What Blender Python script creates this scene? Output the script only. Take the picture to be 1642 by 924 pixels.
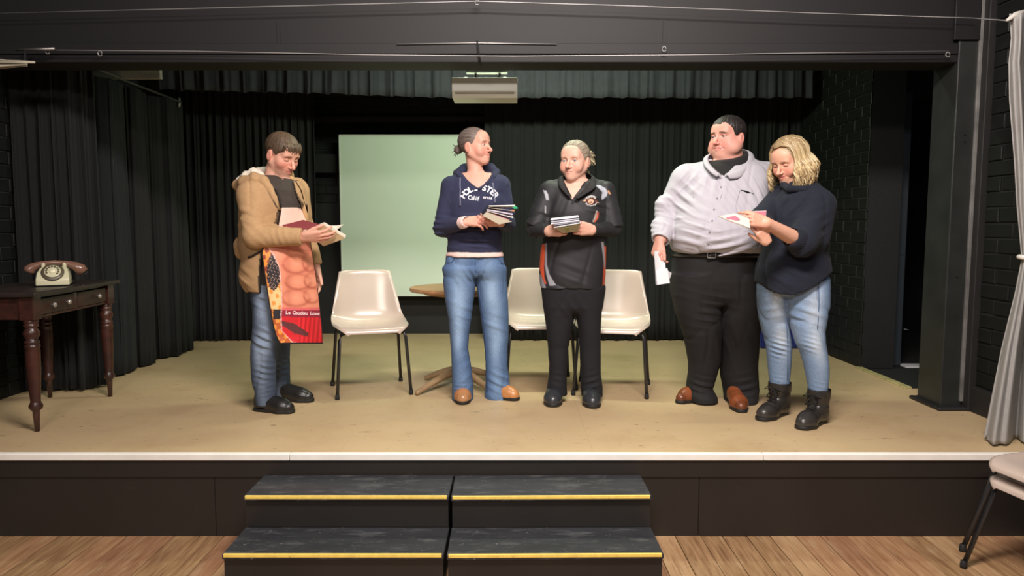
import bpy, bmesh, math, random
import numpy as np
from mathutils import Vector, Matrix
from mathutils.bvhtree import BVHTree
for _o in list(bpy.data.objects): bpy.data.objects.remove(_o)
random.seed(7); RNG = np.random.RandomState(5)
SC = bpy.context.scene
COL = SC.collection

# ------------------------------------------------------------------ camera, world, lights, exposure
F_PX, TILT, CAM_Z = 1150.0, math.radians(5.02), 1.5
cam = bpy.data.cameras.new('camera'); cam.sensor_width = 36.0; cam.lens = 36.0 * F_PX / 1642.0
cam.clip_start = 0.05
camo = bpy.data.objects.new('camera', cam); COL.objects.link(camo)
camo.location = (0, 0, CAM_Z); camo.rotation_euler = (math.pi / 2 - TILT, 0, 0)
SC.camera = camo
w = bpy.data.worlds.new('world'); SC.world = w; w.use_nodes = True
w.node_tree.nodes['Background'].inputs[0].default_value = (0.9, 0.93, 1.0, 1)
w.node_tree.nodes['Background'].inputs[1].default_value = 0.06
SC.view_settings.view_transform = 'Standard'; SC.view_settings.look = 'None'
SC.view_settings.exposure = 0.0; SC.view_settings.gamma = 1.0; SC.view_settings.use_curve_mapping = False

def area(name, loc, rot, sx, sy, energy, color, spread=180):
    l = bpy.data.lights.new(name, 'AREA'); l.shape = 'RECTANGLE'; l.size = sx; l.size_y = sy
    l.energy = energy; l.color = color; l.spread = math.radians(spread)
    o = bpy.data.objects.new(name, l); COL.objects.link(o); o.location = loc
    o.rotation_euler = [math.radians(a) for a in rot]
    return o
# hall fluorescent batten (in front of the stage, warm), an added fill, and the stage batten behind the beam (greenish)
area('front_light', (0.35, 1.55, 3.62), (40, 0, 0), 1.5, 0.35, 180, (1.0, 0.90, 0.84))
area('front_light', (-0.6, -1.6, 3.4), (40, 0, 0), 1.5, 0.35, 115, (1.0, 0.90, 0.84))  # added frontal fill behind the camera, brightens risers, edge strip and hanging unit
area('stage_light', (0.15, 4.85, 2.98), (34, 0, 0), 1.6, 0.16, 66, (0.88, 1.0, 0.76))

# ------------------------------------------------------------------ projection helpers (photo pixel -> place)
CT, ST = math.cos(TILT), math.sin(TILT)
def P(px, py, Y):
    u = (px - 821.0) / F_PX; v = (462.0 - py) / F_PX
    s = Y / (CT + v * ST)
    return Vector((u * s, Y, CAM_Z + s * (-ST + v * CT)))
STAGE = 0.41
def G(px, py, z=STAGE):
    u = (px - 821.0) / F_PX; v = (462.0 - py) / F_PX
    s = (z - CAM_Z) / (-ST + v * CT)
    return Vector((u * s, s * (CT + v * ST), z))

# ------------------------------------------------------------------ materials
def srgb(r, g, b):
    f = lambda c: (c / 12.92) if c <= 0.04045 else ((c + 0.055) / 1.055) ** 2.4
    return (f(r / 255), f(g / 255), f(b / 255), 1.0)
def material(name, col=(0.5, 0.5, 0.5, 1), rough=0.6, attr=False, var=0.0, vscale=20, bump=0.0, bscale=200, metal=0.0,
             spec=0.5, stretch=None, col2=None, coat=0.0, sheen=0.0, wave=None, sss=0.0):
    m = bpy.data.materials.new(name); m.use_nodes = True
    nt = m.node_tree; N = nt.nodes; L = nt.links
    b = N['Principled BSDF']; b.inputs['Roughness'].default_value = rough; b.inputs['Metallic'].default_value = metal
    b.inputs['Specular IOR Level'].default_value = spec; b.inputs['Coat Weight'].default_value = coat
    b.inputs['Sheen Weight'].default_value = sheen
    if sss:
        b.inputs['Subsurface Weight'].default_value = sss; b.inputs['Subsurface Radius'].default_value = (0.012, 0.005, 0.003)
        b.inputs['Subsurface Scale'].default_value = 1.0
    tc = N.new('ShaderNodeTexCoord'); src = tc.outputs['Object']
    if stretch:
        mp = N.new('ShaderNodeMapping'); mp.inputs['Scale'].default_value = stretch
        L.new(src, mp.inputs['Vector']); src = mp.outputs['Vector']
    if attr:
        at = N.new('ShaderNodeAttribute'); at.attribute_name = 'Col'; cs = at.outputs['Color']
    else:
        rg = N.new('ShaderNodeRGB'); rg.outputs[0].default_value = col; cs = rg.outputs[0]
    if var or col2:
        nz = N.new('ShaderNodeTexNoise'); nz.inputs['Scale'].default_value = vscale; nz.inputs['Detail'].default_value = 5
        L.new(src, nz.inputs['Vector'])
        mx = N.new('ShaderNodeMix'); mx.data_type = 'RGBA'
        rp = N.new('ShaderNodeMapRange'); rp.inputs[1].default_value = 0.3; rp.inputs[2].default_value = 0.7
        L.new(nz.outputs['Fac'], rp.inputs[0]); L.new(rp.outputs[0], mx.inputs[0])
        if col2:
            L.new(cs, mx.inputs[6]); mx.inputs[7].default_value = col2
        else:
            h1 = N.new('ShaderNodeHueSaturation'); h1.inputs['Value'].default_value = 1 - var; L.new(cs, h1.inputs['Color'])
            h2 = N.new('ShaderNodeHueSaturation'); h2.inputs['Value'].default_value = 1 + var; L.new(cs, h2.inputs['Color'])
            L.new(h1.outputs[0], mx.inputs[6]); L.new(h2.outputs[0], mx.inputs[7])
        cs = mx.outputs[2]
    L.new(cs, b.inputs['Base Color'])
    if bump:
        if wave:
            t = N.new('ShaderNodeTexWave'); t.bands_direction = wave; t.inputs['Scale'].default_value = bscale
            t.inputs['Distortion'].default_value = 1.0; t.inputs['Detail'].default_value = 1.0
        else:
            t = N.new('ShaderNodeTexNoise'); t.inputs['Scale'].default_value = bscale; t.inputs['Detail'].default_value = 3
        L.new(src, t.inputs['Vector'])
        bp = N.new('ShaderNodeBump'); bp.inputs['Strength'].default_value = bump; bp.inputs['Distance'].default_value = 0.003
        L.new(t.outputs['Fac'], bp.inputs['Height']); L.new(bp.outputs[0], b.inputs['Normal'])
    return m

def wear(m, ops, scale=3.0, thresh=(0.55, 0.72), col=(0.2, 0.15, 0.1, 1), stretch=(1, 1, 1), seed=0.0):
    """blend a second paint/wear colour into a material through a noise mask"""
    nt = m.node_tree; N = nt.nodes; L = nt.links; b = N['Principled BSDF']
    old = b.inputs['Base Color'].links[0].from_socket
    tc = N.new('ShaderNodeTexCoord'); mp = N.new('ShaderNodeMapping'); mp.inputs['Scale'].default_value = stretch
    mp.inputs['Location'].default_value = (seed, seed * 1.3, 0)
    L.new(tc.outputs['Object'], mp.inputs['Vector'])
    nz = N.new('ShaderNodeTexNoise'); nz.inputs['Scale'].default_value = scale; nz.inputs['Detail'].default_value = 8
    nz.inputs['Roughness'].default_value = 0.65
    L.new(mp.outputs[0], nz.inputs['Vector'])
    rp = N.new('ShaderNodeMapRange'); rp.inputs[1].default_value = thresh[0]; rp.inputs[2].default_value = thresh[1]
    rp.inputs[4].default_value = ops
    L.new(nz.outputs['Fac'], rp.inputs[0])
    mx = N.new('ShaderNodeMix'); mx.data_type = 'RGBA'; L.new(rp.outputs[0], mx.inputs[0]); L.new(old, mx.inputs[6])
    mx.inputs[7].default_value = col
    L.new(mx.outputs[2], b.inputs['Base Color'])
    return m

# ------------------------------------------------------------------ mesh helpers
def tag(o, label=None, cat=None, group=None, kind=None):
    if label: o['label'] = label
    if cat: o['category'] = cat
    if group: o['group'] = group
    if kind: o['kind'] = kind
    return o
def empty(name, loc, label=None, cat=None, group=None, rz=0.0):
    o = bpy.data.objects.new(name, None); COL.objects.link(o); o.location = loc; o.rotation_euler = (0, 0, rz)
    o.empty_display_size = 0.05
    return tag(o, label, cat, group)
def link(name, me, mats, parent=None, smooth=False):
    o = bpy.data.objects.new(name, me); COL.objects.link(o)
    for m in (mats if isinstance(mats, (list, tuple)) else [mats]): me.materials.append(m)
    if smooth: me.polygons.foreach_set('use_smooth', np.ones(len(me.polygons), dtype=bool))
    if parent is not None: o.parent = parent
    return o
class MB:
    """collects verts and faces for one mesh"""
    def __init__(s): s.v = []; s.f = []; s.mi = []; s.c = []
    def add(s, vs, fs, mi=0, col=None):
        n = len(s.v); s.v += [tuple(v) for v in vs]; s.f += [tuple(i + n for i in f) for f in fs]; s.mi += [mi] * len(fs)
        s.c += [col or (1, 1, 1, 1)] * len(vs)
        return s
    def box(s, lo, hi, mi=0, rot=None, bev=0.0):
        x0, y0, z0 = lo; x1, y1, z1 = hi
        vs = [(x0, y0, z0), (x1, y0, z0), (x1, y1, z0), (x0, y1, z0), (x0, y0, z1), (x1, y0, z1), (x1, y1, z1), (x0, y1, z1)]
        if rot is not None: vs = [rot @ Vector(v) for v in vs]
        return s.add(vs, [(0, 3, 2, 1), (4, 5, 6, 7), (0, 1, 5, 4), (1, 2, 6, 5), (2, 3, 7, 6), (3, 0, 4, 7)], mi)
    def hexa(s, b4, t4, mi=0):
        return s.add(list(b4) + list(t4), [(0, 3, 2, 1), (4, 5, 6, 7), (0, 1, 5, 4), (1, 2, 6, 5), (2, 3, 7, 6), (3, 0, 4, 7)], mi)
    def tube(s, pts, r, n=8, mi=0, cap=True, col=None, flat=1.0):
        pts = [Vector(p) for p in pts]; rr = r if isinstance(r, (list, tuple)) else [r] * len(pts)
        vs = []; up = Vector((0.13, 0.21, 1)).normalized()
        for i, p in enumerate(pts):
            t = (pts[min(i + 1, len(pts) - 1)] - pts[max(i - 1, 0)])
            t = t.normalized() if t.length > 1e-9 else Vector((0, 0, 1))
            if abs(t.dot(up)) > 0.97: a = t.cross(Vector((1, 0.2, 0))).normalized()
            else: a = t.cross(up).normalized()
            bb = t.cross(a).normalized()
            for k in range(n):
                an = 2 * math.pi * k / n
                vs.append(p + a * math.cos(an) * rr[i] + bb * math.sin(an) * rr[i] * flat)
        fs = []
        for i in range(len(pts) - 1):
            for k in range(n):
                k2 = (k + 1) % n
                fs.append((i * n + k, i * n + k2, (i + 1) * n + k2, (i + 1) * n + k))
        if cap: fs += [tuple(range(n))[::-1], tuple((len(pts) - 1) * n + k for k in range(n))]
        return s.add(vs, fs, mi, col)
    def lathe(s, prof, c=(0, 0, 0), n=20, mi=0, axis=None):
        vs = []; fs = []; c = Vector(c)
        for r, z in prof:
            for k in range(n):
                an = 2 * math.pi * k / n; v = Vector((r * math.cos(an), r * math.sin(an), z))
                if axis is not None: v = axis @ v
                vs.append(c + v)
        for i in range(len(prof) - 1):
            for k in range(n):
                k2 = (k + 1) % n; fs.append((i * n + k, i * n + k2, (i + 1) * n + k2, (i + 1) * n + k))
        fs += [tuple(range(n))[::-1], tuple((len(prof) - 1) * n + k for k in range(n))]
        return s.add(vs, fs, mi)
    def grid(s, fn, nu, nv, mi=0, colf=None):
        n = len(s.v)
        for j in range(nv + 1):
            for i in range(nu + 1):
                s.v.append(tuple(fn(i / nu, j / nv))); s.c.append(colf(i / nu, j / nv) if colf else (1, 1, 1, 1))
        for j in range(nv):
            for i in range(nu):
                a = n + j * (nu + 1) + i; s.f.append((a, a + 1, a + nu + 2, a + nu + 1)); s.mi.append(mi)
        return s
    def mesh(s, name, colors=False):
        me = bpy.data.meshes.new(name); me.from_pydata(s.v, [], s.f); me.update()
        me.polygons.foreach_set('material_index', s.mi)
        if colors:
            a = me.color_attributes.new('Col', 'FLOAT_COLOR', 'POINT')
            a.data.foreach_set('color', np.array(s.c, dtype=np.float32).ravel())
        return me
    def build(s, name, mats, parent=None, smooth=False, bevel=0.0, colors=False, solid=0.0, auto=None, seg=2):
        o = link(name, s.mesh(name, colors), mats, parent, smooth or auto is not None)
        if solid:
            md = o.modifiers.new('solid', 'SOLIDIFY'); md.thickness = solid; md.offset = 0
        if bevel:
            md = o.modifiers.new('bevel', 'BEVEL'); md.width = bevel; md.segments = seg; md.limit_method = 'ANGLE'
        return o
def lerp(a, b, t): return a + (b - a) * t
def smoothstep(a, b, x):
    t = np.clip((x - a) / (b - a), 0, 1); return t * t * (3 - 2 * t)
def interp(tab, x):
    xs = [t[0] for t in tab]; return np.interp(x, xs, [t[1] for t in tab])
# ================================================================== THE SETTING
M_black = material('black_paint', srgb(34, 33, 33), 0.55, var=0.18, vscale=3, bump=0.15, bscale=60)
M_beam = material('beam_black_paint', srgb(17, 15, 17), 0.65, var=0.1, vscale=3, bump=0.1, bscale=40)
M_brick = material('black_painted_brick', srgb(20, 22, 21), 0.55, var=0.2, vscale=9, bump=0.35, bscale=55, spec=0.3)
M_mortar = material('black_painted_mortar', srgb(24, 25, 25), 0.7, bump=0.4, bscale=80)
M_front = material('stage_front_black', srgb(40, 35, 32), 0.5, var=0.12, vscale=2.5, bump=0.08, bscale=90)
wear(M_front, 0.25, 9, (0.66, 0.76), srgb(110, 100, 92), (1, 1, 3))
M_white = material('white_edge_paint', srgb(246, 242, 234), 0.5, var=0.06, vscale=8)
M_curt = material('black_curtain_cloth', srgb(20, 21, 22), 0.95, var=0.1, vscale=30, bump=0.2, bscale=500, sheen=0.02)
M_curt2 = material('blue_black_curtain_cloth', srgb(17, 22, 25), 0.95, var=0.08, vscale=20, bump=0.2, bscale=500, sheen=0.02)
M_val = material('valance_cloth', srgb(50, 51, 57), 0.95, var=0.1, vscale=20, bump=0.2, bscale=500, sheen=0.03)
M_grey = material('grey_curtain_cloth', srgb(160, 158, 155), 0.9, var=0.05, vscale=30, bump=0.2, bscale=600)
M_metal = material('dull_steel', srgb(150, 148, 145), 0.4, metal=0.9)
M_wire = material('galvanised_wire', srgb(170, 168, 168), 0.45, metal=0.6)
M_dark = material('deep_black', srgb(18, 19, 20), 0.8)

# stage floor: worn painted hardboard sheets
def floor_mat():
    m = material('stage_floor_paint', srgb(200, 175, 136), 0.42, var=0.05, vscale=2.2, bump=0.08, bscale=25, spec=0.35)
    wear(m, 0.55, 2.2, (0.5, 0.75), srgb(172, 142, 104), (1, 1, 1), 3.1)
    wear(m, 0.35, 4.0, (0.56, 0.72), srgb(204, 180, 142), (0.7, 2.5, 1), 7.7)
    wear(m, 0.75, 26, (0.645, 0.68), srgb(84, 62, 44), (0.55, 1.7, 1), 1.7)
    wear(m, 0.5, 60, (0.64, 0.70), srgb(70, 54, 40), (0.8, 1.5, 1), 11.7)
    return m
M_floor = floor_mat()
X0, X1, YF, YB = -3.2, 2.66, 3.355, 7.15

def hall_floor():
    base = MB().box((-4.5, -2.0, -0.06), (4.5, YF + 0.3, -0.022)).build('floor', M_dark); tag(base, kind='structure')
    mats = []
    for k, (c, c2) in enumerate([((178, 140, 104), (150, 108, 76)), ((170, 136, 98), (128, 94, 64)), ((188, 154, 116), (158, 122, 86)),
                                 ((166, 128, 96), (138, 96, 68))]):
        m = material('floorboard_%s' % 'abcd'[k], srgb(*c), 0.5, col2=srgb(*c2), vscale=5, stretch=(9, 0.8, 1), bump=0.25, bscale=30)
        wear(m, 0.6, 6, (0.56, 0.64), srgb(98, 66, 44), (14, 0.45, 1), k * 3.3)
        wear(m, 0.4, 3, (0.55, 0.7), srgb(196, 172, 136), (5, 1.2, 1), k * 5.1 + 2)
        mats.append(m)
    x = -3.3
    while x < 3.2:
        wd = random.choice([0.105, 0.118, 0.112, 0.125])
        mb = MB(); dz = random.uniform(-0.0015, 0.0015)
        mb.box((x + 0.0018, 0.9, -0.022), (x + wd - 0.0018, YF + 0.01, dz))
        mb.build('plank', random.choice(mats), base, bevel=0.0015, seg=1)
        x += wd
hall_floor()

def stage():
    st = MB().box((X0 - 0.2, YF + 0.03, 0.0), (X1 + 1.6, YB + 0.3, STAGE - 0.012)).build('stage_platform', M_dark); tag(st, kind='structure')
    # floor sheets with fine joints
    xs = [X0 - 0.2, -2.05, -0.83, 0.39, 1.61, X1]
    ys = [YF, 4.72, 5.94, YB + 0.3]
    for i in range(5):
        for j in range(3):
            MB().box((xs[i] + 0.0002, ys[j] + 0.0002, STAGE - 0.012), ((2.75 if i == 4 and j == 0 else xs[i + 1]) - 0.0002, ys[j + 1] - 0.0002, STAGE)).build('floor_sheet', M_floor, st)
    # passage floor beyond the right edge, painted black, with the pale worn edge strip
    MB().box((X1 + 0.001, 4.72, STAGE - 0.012), (X1 + 1.55, YB + 0.3, STAGE - 0.004)).build('passage_floor', M_dark, st)
    me = material('worn_edge_paint', srgb(170, 160, 112), 0.6, var=0.2, vscale=12)
    MB().box((X1 - 0.035, 4.72, STAGE), (X1 + 0.015, 5.42, STAGE + 0.012)).build('edge_strip', me, st, bevel=0.003)
    # front boards: fascia over lower panels
    MB().box((-3.4, YF - 0.012, 0.295), (3.4, YF + 0.03, STAGE - 0.03)).build('fascia_board', M_front, st, bevel=0.003)
    for a, b in ((-3.4, -1.43), (-1.43, 0.9), (0.9, 3.4)):
        MB().box((a + 0.001, YF - 0.004, 0.0), (b - 0.001, YF + 0.03, 0.2945)).build('front_panel', M_front, st, bevel=0.002)
    for a, b in ((-3.4, -1.062), (-1.062, 1.2), (1.2, 3.4)):
        MB().box((a + 0.001, YF - 0.022, STAGE - 0.03), (b - 0.001, YF + 0.012, STAGE + 0.003)).build('white_edge_strip', M_white, st, bevel=0.004)
    for px, py in ((464, 729), (466, 733), (348, 817), (345, 833), (347, 849), (117, 861), (1285, 772), (890, 745)):
        pass
stage()

BRICK = {}
def brick_mesh(L, H, D, k):
    key = (L, H, D, k)
    if key not in BRICK:
        r = random.Random(k * 31 + int(L * 1000)); mb = MB()
        j = lambda a: a + r.uniform(-0.0025, 0.0025)
        b = 0.004
        f = [(j(-L / 2 + b), -D, j(-H / 2 + b)), (j(L / 2 - b), -D, j(-H / 2 + b)), (j(L / 2 - b), -D, j(H / 2 - b)), (j(-L / 2 + b), -D, j(H / 2 - b))]
        g = [(-L / 2, -D + b, -H / 2), (L / 2, -D + b, -H / 2), (L / 2, -D + b, H / 2), (-L / 2, -D + b, H / 2)]
        h = [(x, 0.004, z) for x, _, z in g]
        mb.add(f + g + h, [(0, 1, 2, 3)] + [(4 + i, 4 + (i + 1) % 4, (i + 1) % 4, i) for i in range(4)] + [(8 + i, 8 + (i + 1) % 4, 4 + (i + 1) % 4, 4 + i) for i in range(4)])
        me = mb.mesh('brick'); me.materials.append(M_brick); BRICK[key] = me
    return BRICK[key]
def bricks(parent, org, along, nrm, length, z0, z1, L=0.23, H=0.076, joint=0.010, D=0.009, seed=0, keep=None):
    """courses of single bricks on a wall face; org = start of the base line, along = direction, nrm = out of the wall"""
    r = random.Random(seed); along = Vector(along).normalized(); nrm = Vector(nrm).normalized(); n = 0
    rot = Matrix((along, -nrm, Vector((0, 0, 1)))).transposed()
    z = z0; c = 0
    while z + H < z1 + 0.01:
        x = -(c % 2) * (L + joint) / 2
        while x < length - 0.02:
            a, b = max(x, 0.0), min(x + L, length)
            if b - a > 0.05:
                p = Vector(org) + along * ((a + b) / 2); p.z = z + H / 2
                if keep is None or keep(p):
                    o = bpy.data.objects.new('brick', brick_mesh(round(b - a, 3), H, D, r.randrange(5))); COL.objects.link(o)
                    m = rot.to_4x4(); m.translation = p + nrm * r.uniform(-0.004, 0.003)
                    o.matrix_world = m; o.parent = parent; n += 1
            x += L + joint
        z += H + joint; c += 1
    return n

def walls():
    TOP = 3.25
    # back wall
    wb = MB().box((X0 - 0.3, YB, 0.0), (X1 + 0.3, YB + 0.2, TOP)).build('wall_back', M_mortar); tag(wb, kind='structure')
    lo, hi = P(500, 165, YB).x, P(800, 165, YB).x
    def keep(p):
        q = p; return q.z > 2.02 or q.x < P(560, 300, YB).x
    bricks(wb, (lo, YB, 0), (1, 0, 0), (0, -1, 0), hi - lo, 1.72, 2.80, seed=1, keep=keep, D=0.012)
    MB().box((lo, YB - 0.07, P(520, 192, YB).z - 0.03), (hi, YB, P(520, 192, YB).z + 0.02)).build('ledge', M_black, wb, bevel=0.004)
    MB().box((lo, YB - 0.11, P(520, 262, YB).z - 0.10), (P(560, 262, YB).x, YB, P(520, 262, YB).z + 0.08)).build('shelf_box', M_dark, wb, bevel=0.004)
    # left wall
    wl = MB().box((X0 - 0.2, -1.5, 0.0), (X0, YB + 0.2, TOP)).build('wall_left', M_mortar); tag(wl, kind='structure')
    bricks(wl, (X0, 4.95, 0), (0, -1, 0), (1, 0, 0), 0.85, STAGE + 0.01, 2.75, seed=2)
    # right wall: rear pier, passage opening, front part with bricks
    wr = MB().box((X1, 5.40, STAGE), (X1 + 0.25, YB + 0.2, TOP)).build('wall_right', M_mortar); tag(wr, kind='structure')
    bricks(wr, (X1, 6.95, 0), (0, -1, 0), (-1, 0, 0), 1.55, STAGE + 0.01, 3.1, seed=3)
    wf = MB().box((2.71, 2.9, 0.0), (2.96, 4.20, TOP)).build('wall_right_front', M_mortar); tag(wf, kind='structure')
    bricks(wf, (2.71, 4.115, 0), (0, -1, 0), (-1, 0, 0), 0.70, STAGE + 0.16, 3.1, seed=4)
    MB().box((2.682, 2.95, STAGE), (2.71, 4.12, STAGE + 0.15)).build('skirting_board', M_black, wf, bevel=0.006)
    # short brick return and timber post beside the opening
    wp = MB().box((2.72, 4.42, STAGE), (2.95, 4.60, TOP)).build('wall_right_pier', M_mortar); tag(wp, kind='structure')
    bricks(wp, (2.72, 4.60, 0), (0, -1, 0), (-1, 0, 0), 0.175, STAGE + 0.01, 2.9, seed=5, L=0.175)
    # passage end wall with brick face and doorway
    we = MB().box((X1 + 0.001, 5.55, STAGE), (3.02, 5.75, TOP)).box((3.36, 5.55, STAGE), (4.2, 5.75, TOP)).box((3.02, 5.55, 2.45), (3.36, 5.75, TOP)).build('wall_passage', M_mortar); tag(we, kind='structure')
    bricks(we, (X1 + 0.002, 5.55, 0), (1, 0, 0), (0, -1, 0), 0.24, STAGE + 0.01, 2.9, seed=6, L=0.22)
    dj = material('door_frame_paint', srgb(44, 52, 58), 0.5)
    d1 = MB().box((2.915, 5.50, STAGE), (3.02, 5.56, 2.5)).build('door_1', dj, bevel=0.006); tag(d1, kind='structure')
    MB().box((2.93, 5.495, STAGE + 0.86), (3.0, 5.501, STAGE + 0.9)).build('door_rail', dj, d1)
    th = material('white_threshold', srgb(225, 228, 230), 0.4)
    MB().box((3.03, 5.44, STAGE - 0.004), (3.24, 5.56, STAGE + 0.006)).build('threshold', th, d1)
    pb = MB().box((4.15, 3.0, STAGE), (4.3, 8.0, TOP)).box((3.0, 7.8, 0), (4.3, 8.0, TOP)).build('wall_passage_end', M_dark); tag(pb, kind='structure')
    # timber post at the proscenium with paler worn edge
    pm = material('post_paint', srgb(40, 42, 41), 0.4, var=0.2, vscale=6, bump=0.15, bscale=40)
    po = MB().box((2.54, 4.18, STAGE), (2.665, 4.42, TOP)).build('trim_1', pm, bevel=0.006); tag(po, kind='structure')
    MB().box((2.648, 4.165, STAGE + 0.05), (2.668, 4.181, TOP)).build('edge_bead', material('worn_post_edge', srgb(112, 110, 108), 0.4, var=0.3, vscale=9), po, bevel=0.003)
    MB().box((2.505, 4.13, STAGE), (2.71, 4.17, STAGE + 0.022)).box((2.505, 4.17, STAGE), (2.539, 4.45, STAGE + 0.022)).box((2.539, 4.422, STAGE), (2.66, 4.45, STAGE + 0.022)).build('skirting_bead', M_black, po, bevel=0.006)
    for z in (2.02, 1.98, 1.2):
        MB().lathe([(0.007, 0), (0.007, 0.004)], (2.60, 4.178, z), 8, axis=Matrix.Rotation(math.pi / 2, 3, 'X')).build('bolt_hole', M_dark, po)
    # black side panel right of the post
    sp = MB().box((2.667, 4.12, STAGE), (2.712, 4.19, TOP)).build('trim_2', M_black, bevel=0.004); tag(sp, kind='structure')
    # proscenium beam (header)
    zb = P(821, 101, 4.2).z
    bm = MB().box((-4.2, 4.2, zb + 0.055), (2.54, 4.42, TOP)).build('trim_3', M_beam); tag(bm, kind='structure')
    MB().box((-4.2, 4.178, zb + 0.045), (2.538, 4.20, zb + 0.105)).build('moulding', M_beam, bm, bevel=0.004)
    MB().box((-4.2, 4.186, zb), (2.538, 4.40, zb + 0.044)).build('soffit_board', M_beam, bm, bevel=0.004)
    MB().box((2.50, 4.16, zb + 0.12), (2.647, 4.1795, TOP)).build('end_block', M_beam, bm, bevel=0.004)
    # vertical seam battens on the beam face
    for px in (447, 1065):
        MB().box((P(px, 50, 4.2).x - 0.008, 4.194, zb + 0.106), (P(px, 50, 4.2).x + 0.008, 4.2, zb + 0.23)).build('batten', M_beam, bm)
    # stage ceiling and hall ceiling
    ce = MB().box((X0 - 0.2, 4.3, TOP), (4.3, YB + 0.2, TOP + 0.1)).build('ceiling', M_black); tag(ce, kind='structure')
    # grey timber board at the upper left behind the beam
    gb = MB().box((P(136, 113, 5.3).x, 5.3, P(145, 126, 5.3).z), (P(256, 113, 5.3).x, 5.34, P(145, 103, 5.3).z + 0.03)).build('trim_4', material('grey_timber', srgb(158, 154, 144), 0.7, var=0.2, vscale=4, stretch=(1, 1, 8)), bevel=0.003); tag(gb, kind='structure')
walls()

# ------------------------------------------------------------------ cloth
def cloth_noise(x, ph):
    return math.sin(x * 1.0 + ph) + 0.55 * math.sin(x * 2.3 + 1.7 * ph + 0.6) + 0.3 * math.sin(x * 4.1 + 2.9 * ph)
def curtain(name, mat, path, zt, zb, folds, amp, label, cat='curtain', nu=160, nv=14, gather=0.5, ph=0.0, hem=0.0, group=None, spread=0.0, zbf=None, parent=None):
    """cloth hung along a polyline (x, y); pleats deepen toward the hem"""
    pts = [Vector((x, y, 0)) for x, y in path]
    seg = [0]
    for a, b in zip(pts, pts[1:]): seg.append(seg[-1] + (b - a).length)
    tot = seg[-1]
    def at(t):
        d = t * tot
        for i in range(len(pts) - 1):
            if d <= seg[i + 1] or i == len(pts) - 2:
                f = (d - seg[i]) / max(1e-6, seg[i + 1] - seg[i]); p = pts[i].lerp(pts[i + 1], f)
                tn = (pts[i + 1] - pts[i]).normalized(); return p, tn, Vector((tn.y, -tn.x, 0))
    def fn(u, v):
        p, tn, nr = at(u)
        a = amp * (gather + (1 - gather) * v ** 0.6)
        x = u * folds * 2 * math.pi
        d = a * (cloth_noise(x, ph) * 0.6 + 0.25 * math.sin(x * 0.37 + v * 1.2 + ph))
        s = 0.35 * a * math.cos(x * 1.0 + ph + 0.8)
        wob = 0.012 * math.sin(v * 3.1 + u * 17 + ph) * v
        z = lerp(zt, zb if zbf is None else zbf(u), v) + hem * v * math.sin(x * 0.5 + ph)
        q = p + nr * (d + wob) + tn * (s + spread * (u - 0.5) * v)
        return (q.x, q.y, z)
    mb = MB().grid(fn, nu, nv)
    o = mb.build(name, mat, parent, smooth=True, solid=0.004)
    if label: tag(o, label, cat, group)
    return o
zr = 2.55
# left wings running back along the side
curtain('curtain', M_curt, [(-3.17, 4.63), (-2.80, 4.64), (-2.735, 4.80)], 2.60, STAGE + 0.015, 6.5, 0.038,
        'black gathered curtain hanging nearest the old table at far left', nu=150, ph=0.4)
curtain('curtain', M_curt2, [(-2.90, 4.88), (P(150, 300, 4.92).x, 4.90), (P(158, 300, 5.05).x, 5.05), (P(186, 300, 5.12).x, 5.10), (P(190, 300, 5.2).x, 5.32)], zr - 0.03, STAGE + 0.015, 2.6, 0.022,
        'smooth blue-black curtain panel under the sloping rod', nu=110, ph=1.2)
curtain('curtain', M_curt, [(-2.98, 5.42), (P(230, 300, 5.5).x, 5.45), (P(234, 300, 5.7).x, 5.78), (P(284, 300, 5.98).x, 5.86), (P(286, 300, 6.1).x, 6.25)], zr - 0.03, STAGE + 0.012, 7.5, 0.03,
        'black side curtain with narrow pleats meeting the back curtain', nu=170, ph=2.2)
# back curtains
curtain('curtain', M_curt, [(-3.12, 6.68), (P(506, 300, 6.72).x, 6.72)], 2.86, STAGE + 0.012, 19, 0.03, 'wide black back curtain left of the pale green board', nu=330, ph=0.9)
curtain('curtain', M_curt, [(P(778, 300, 6.72).x, 6.72), (P(1306, 300, 6.72).x, 6.70)], 2.86, STAGE + 0.012, 24, 0.03, 'wide black back curtain behind the right-hand group of people', nu=400, ph=3.3)
# valance with scalloped hem
def vz(u):
    return P(821, lerp(146, 158, min(1, u * 2.2)), 6.2).z + 0.018 * abs(math.sin(u * 31 * math.pi)) * (1 if u < 0.3 else 0.5)
curtain('valance', M_val, [(P(255, 130, 6.2).x, 6.2), (P(1302, 130, 6.2).x, 6.2)], 2.98, 2.5, 31, 0.026, 'dark grey frilled valance strung across the stage top', 'valance', nu=460, nv=6, ph=0.2, zbf=vz)
# curtain rod at left with bright end hook
rod = empty('curtain_rod', (-2.78, 5.4, zr), 'thin steel rod sloping back above the left side curtains', 'rod')
def rel(o, *ps): return [Vector(p) - o.location for p in ps]
MB().tube(rel(rod, P(112, 92, 4.5), P(130, 100, 4.75), P(210, 133, 5.45), P(290, 164, 6.1)), 0.009, 8).build('rod', M_metal, rod, smooth=True)
MB().tube(rel(rod, P(287, 157, 6.1), P(288, 165, 6.1), P(287, 172, 6.1)), 0.010, 8).build('end_hook', M_wire, rod, smooth=True)

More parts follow.
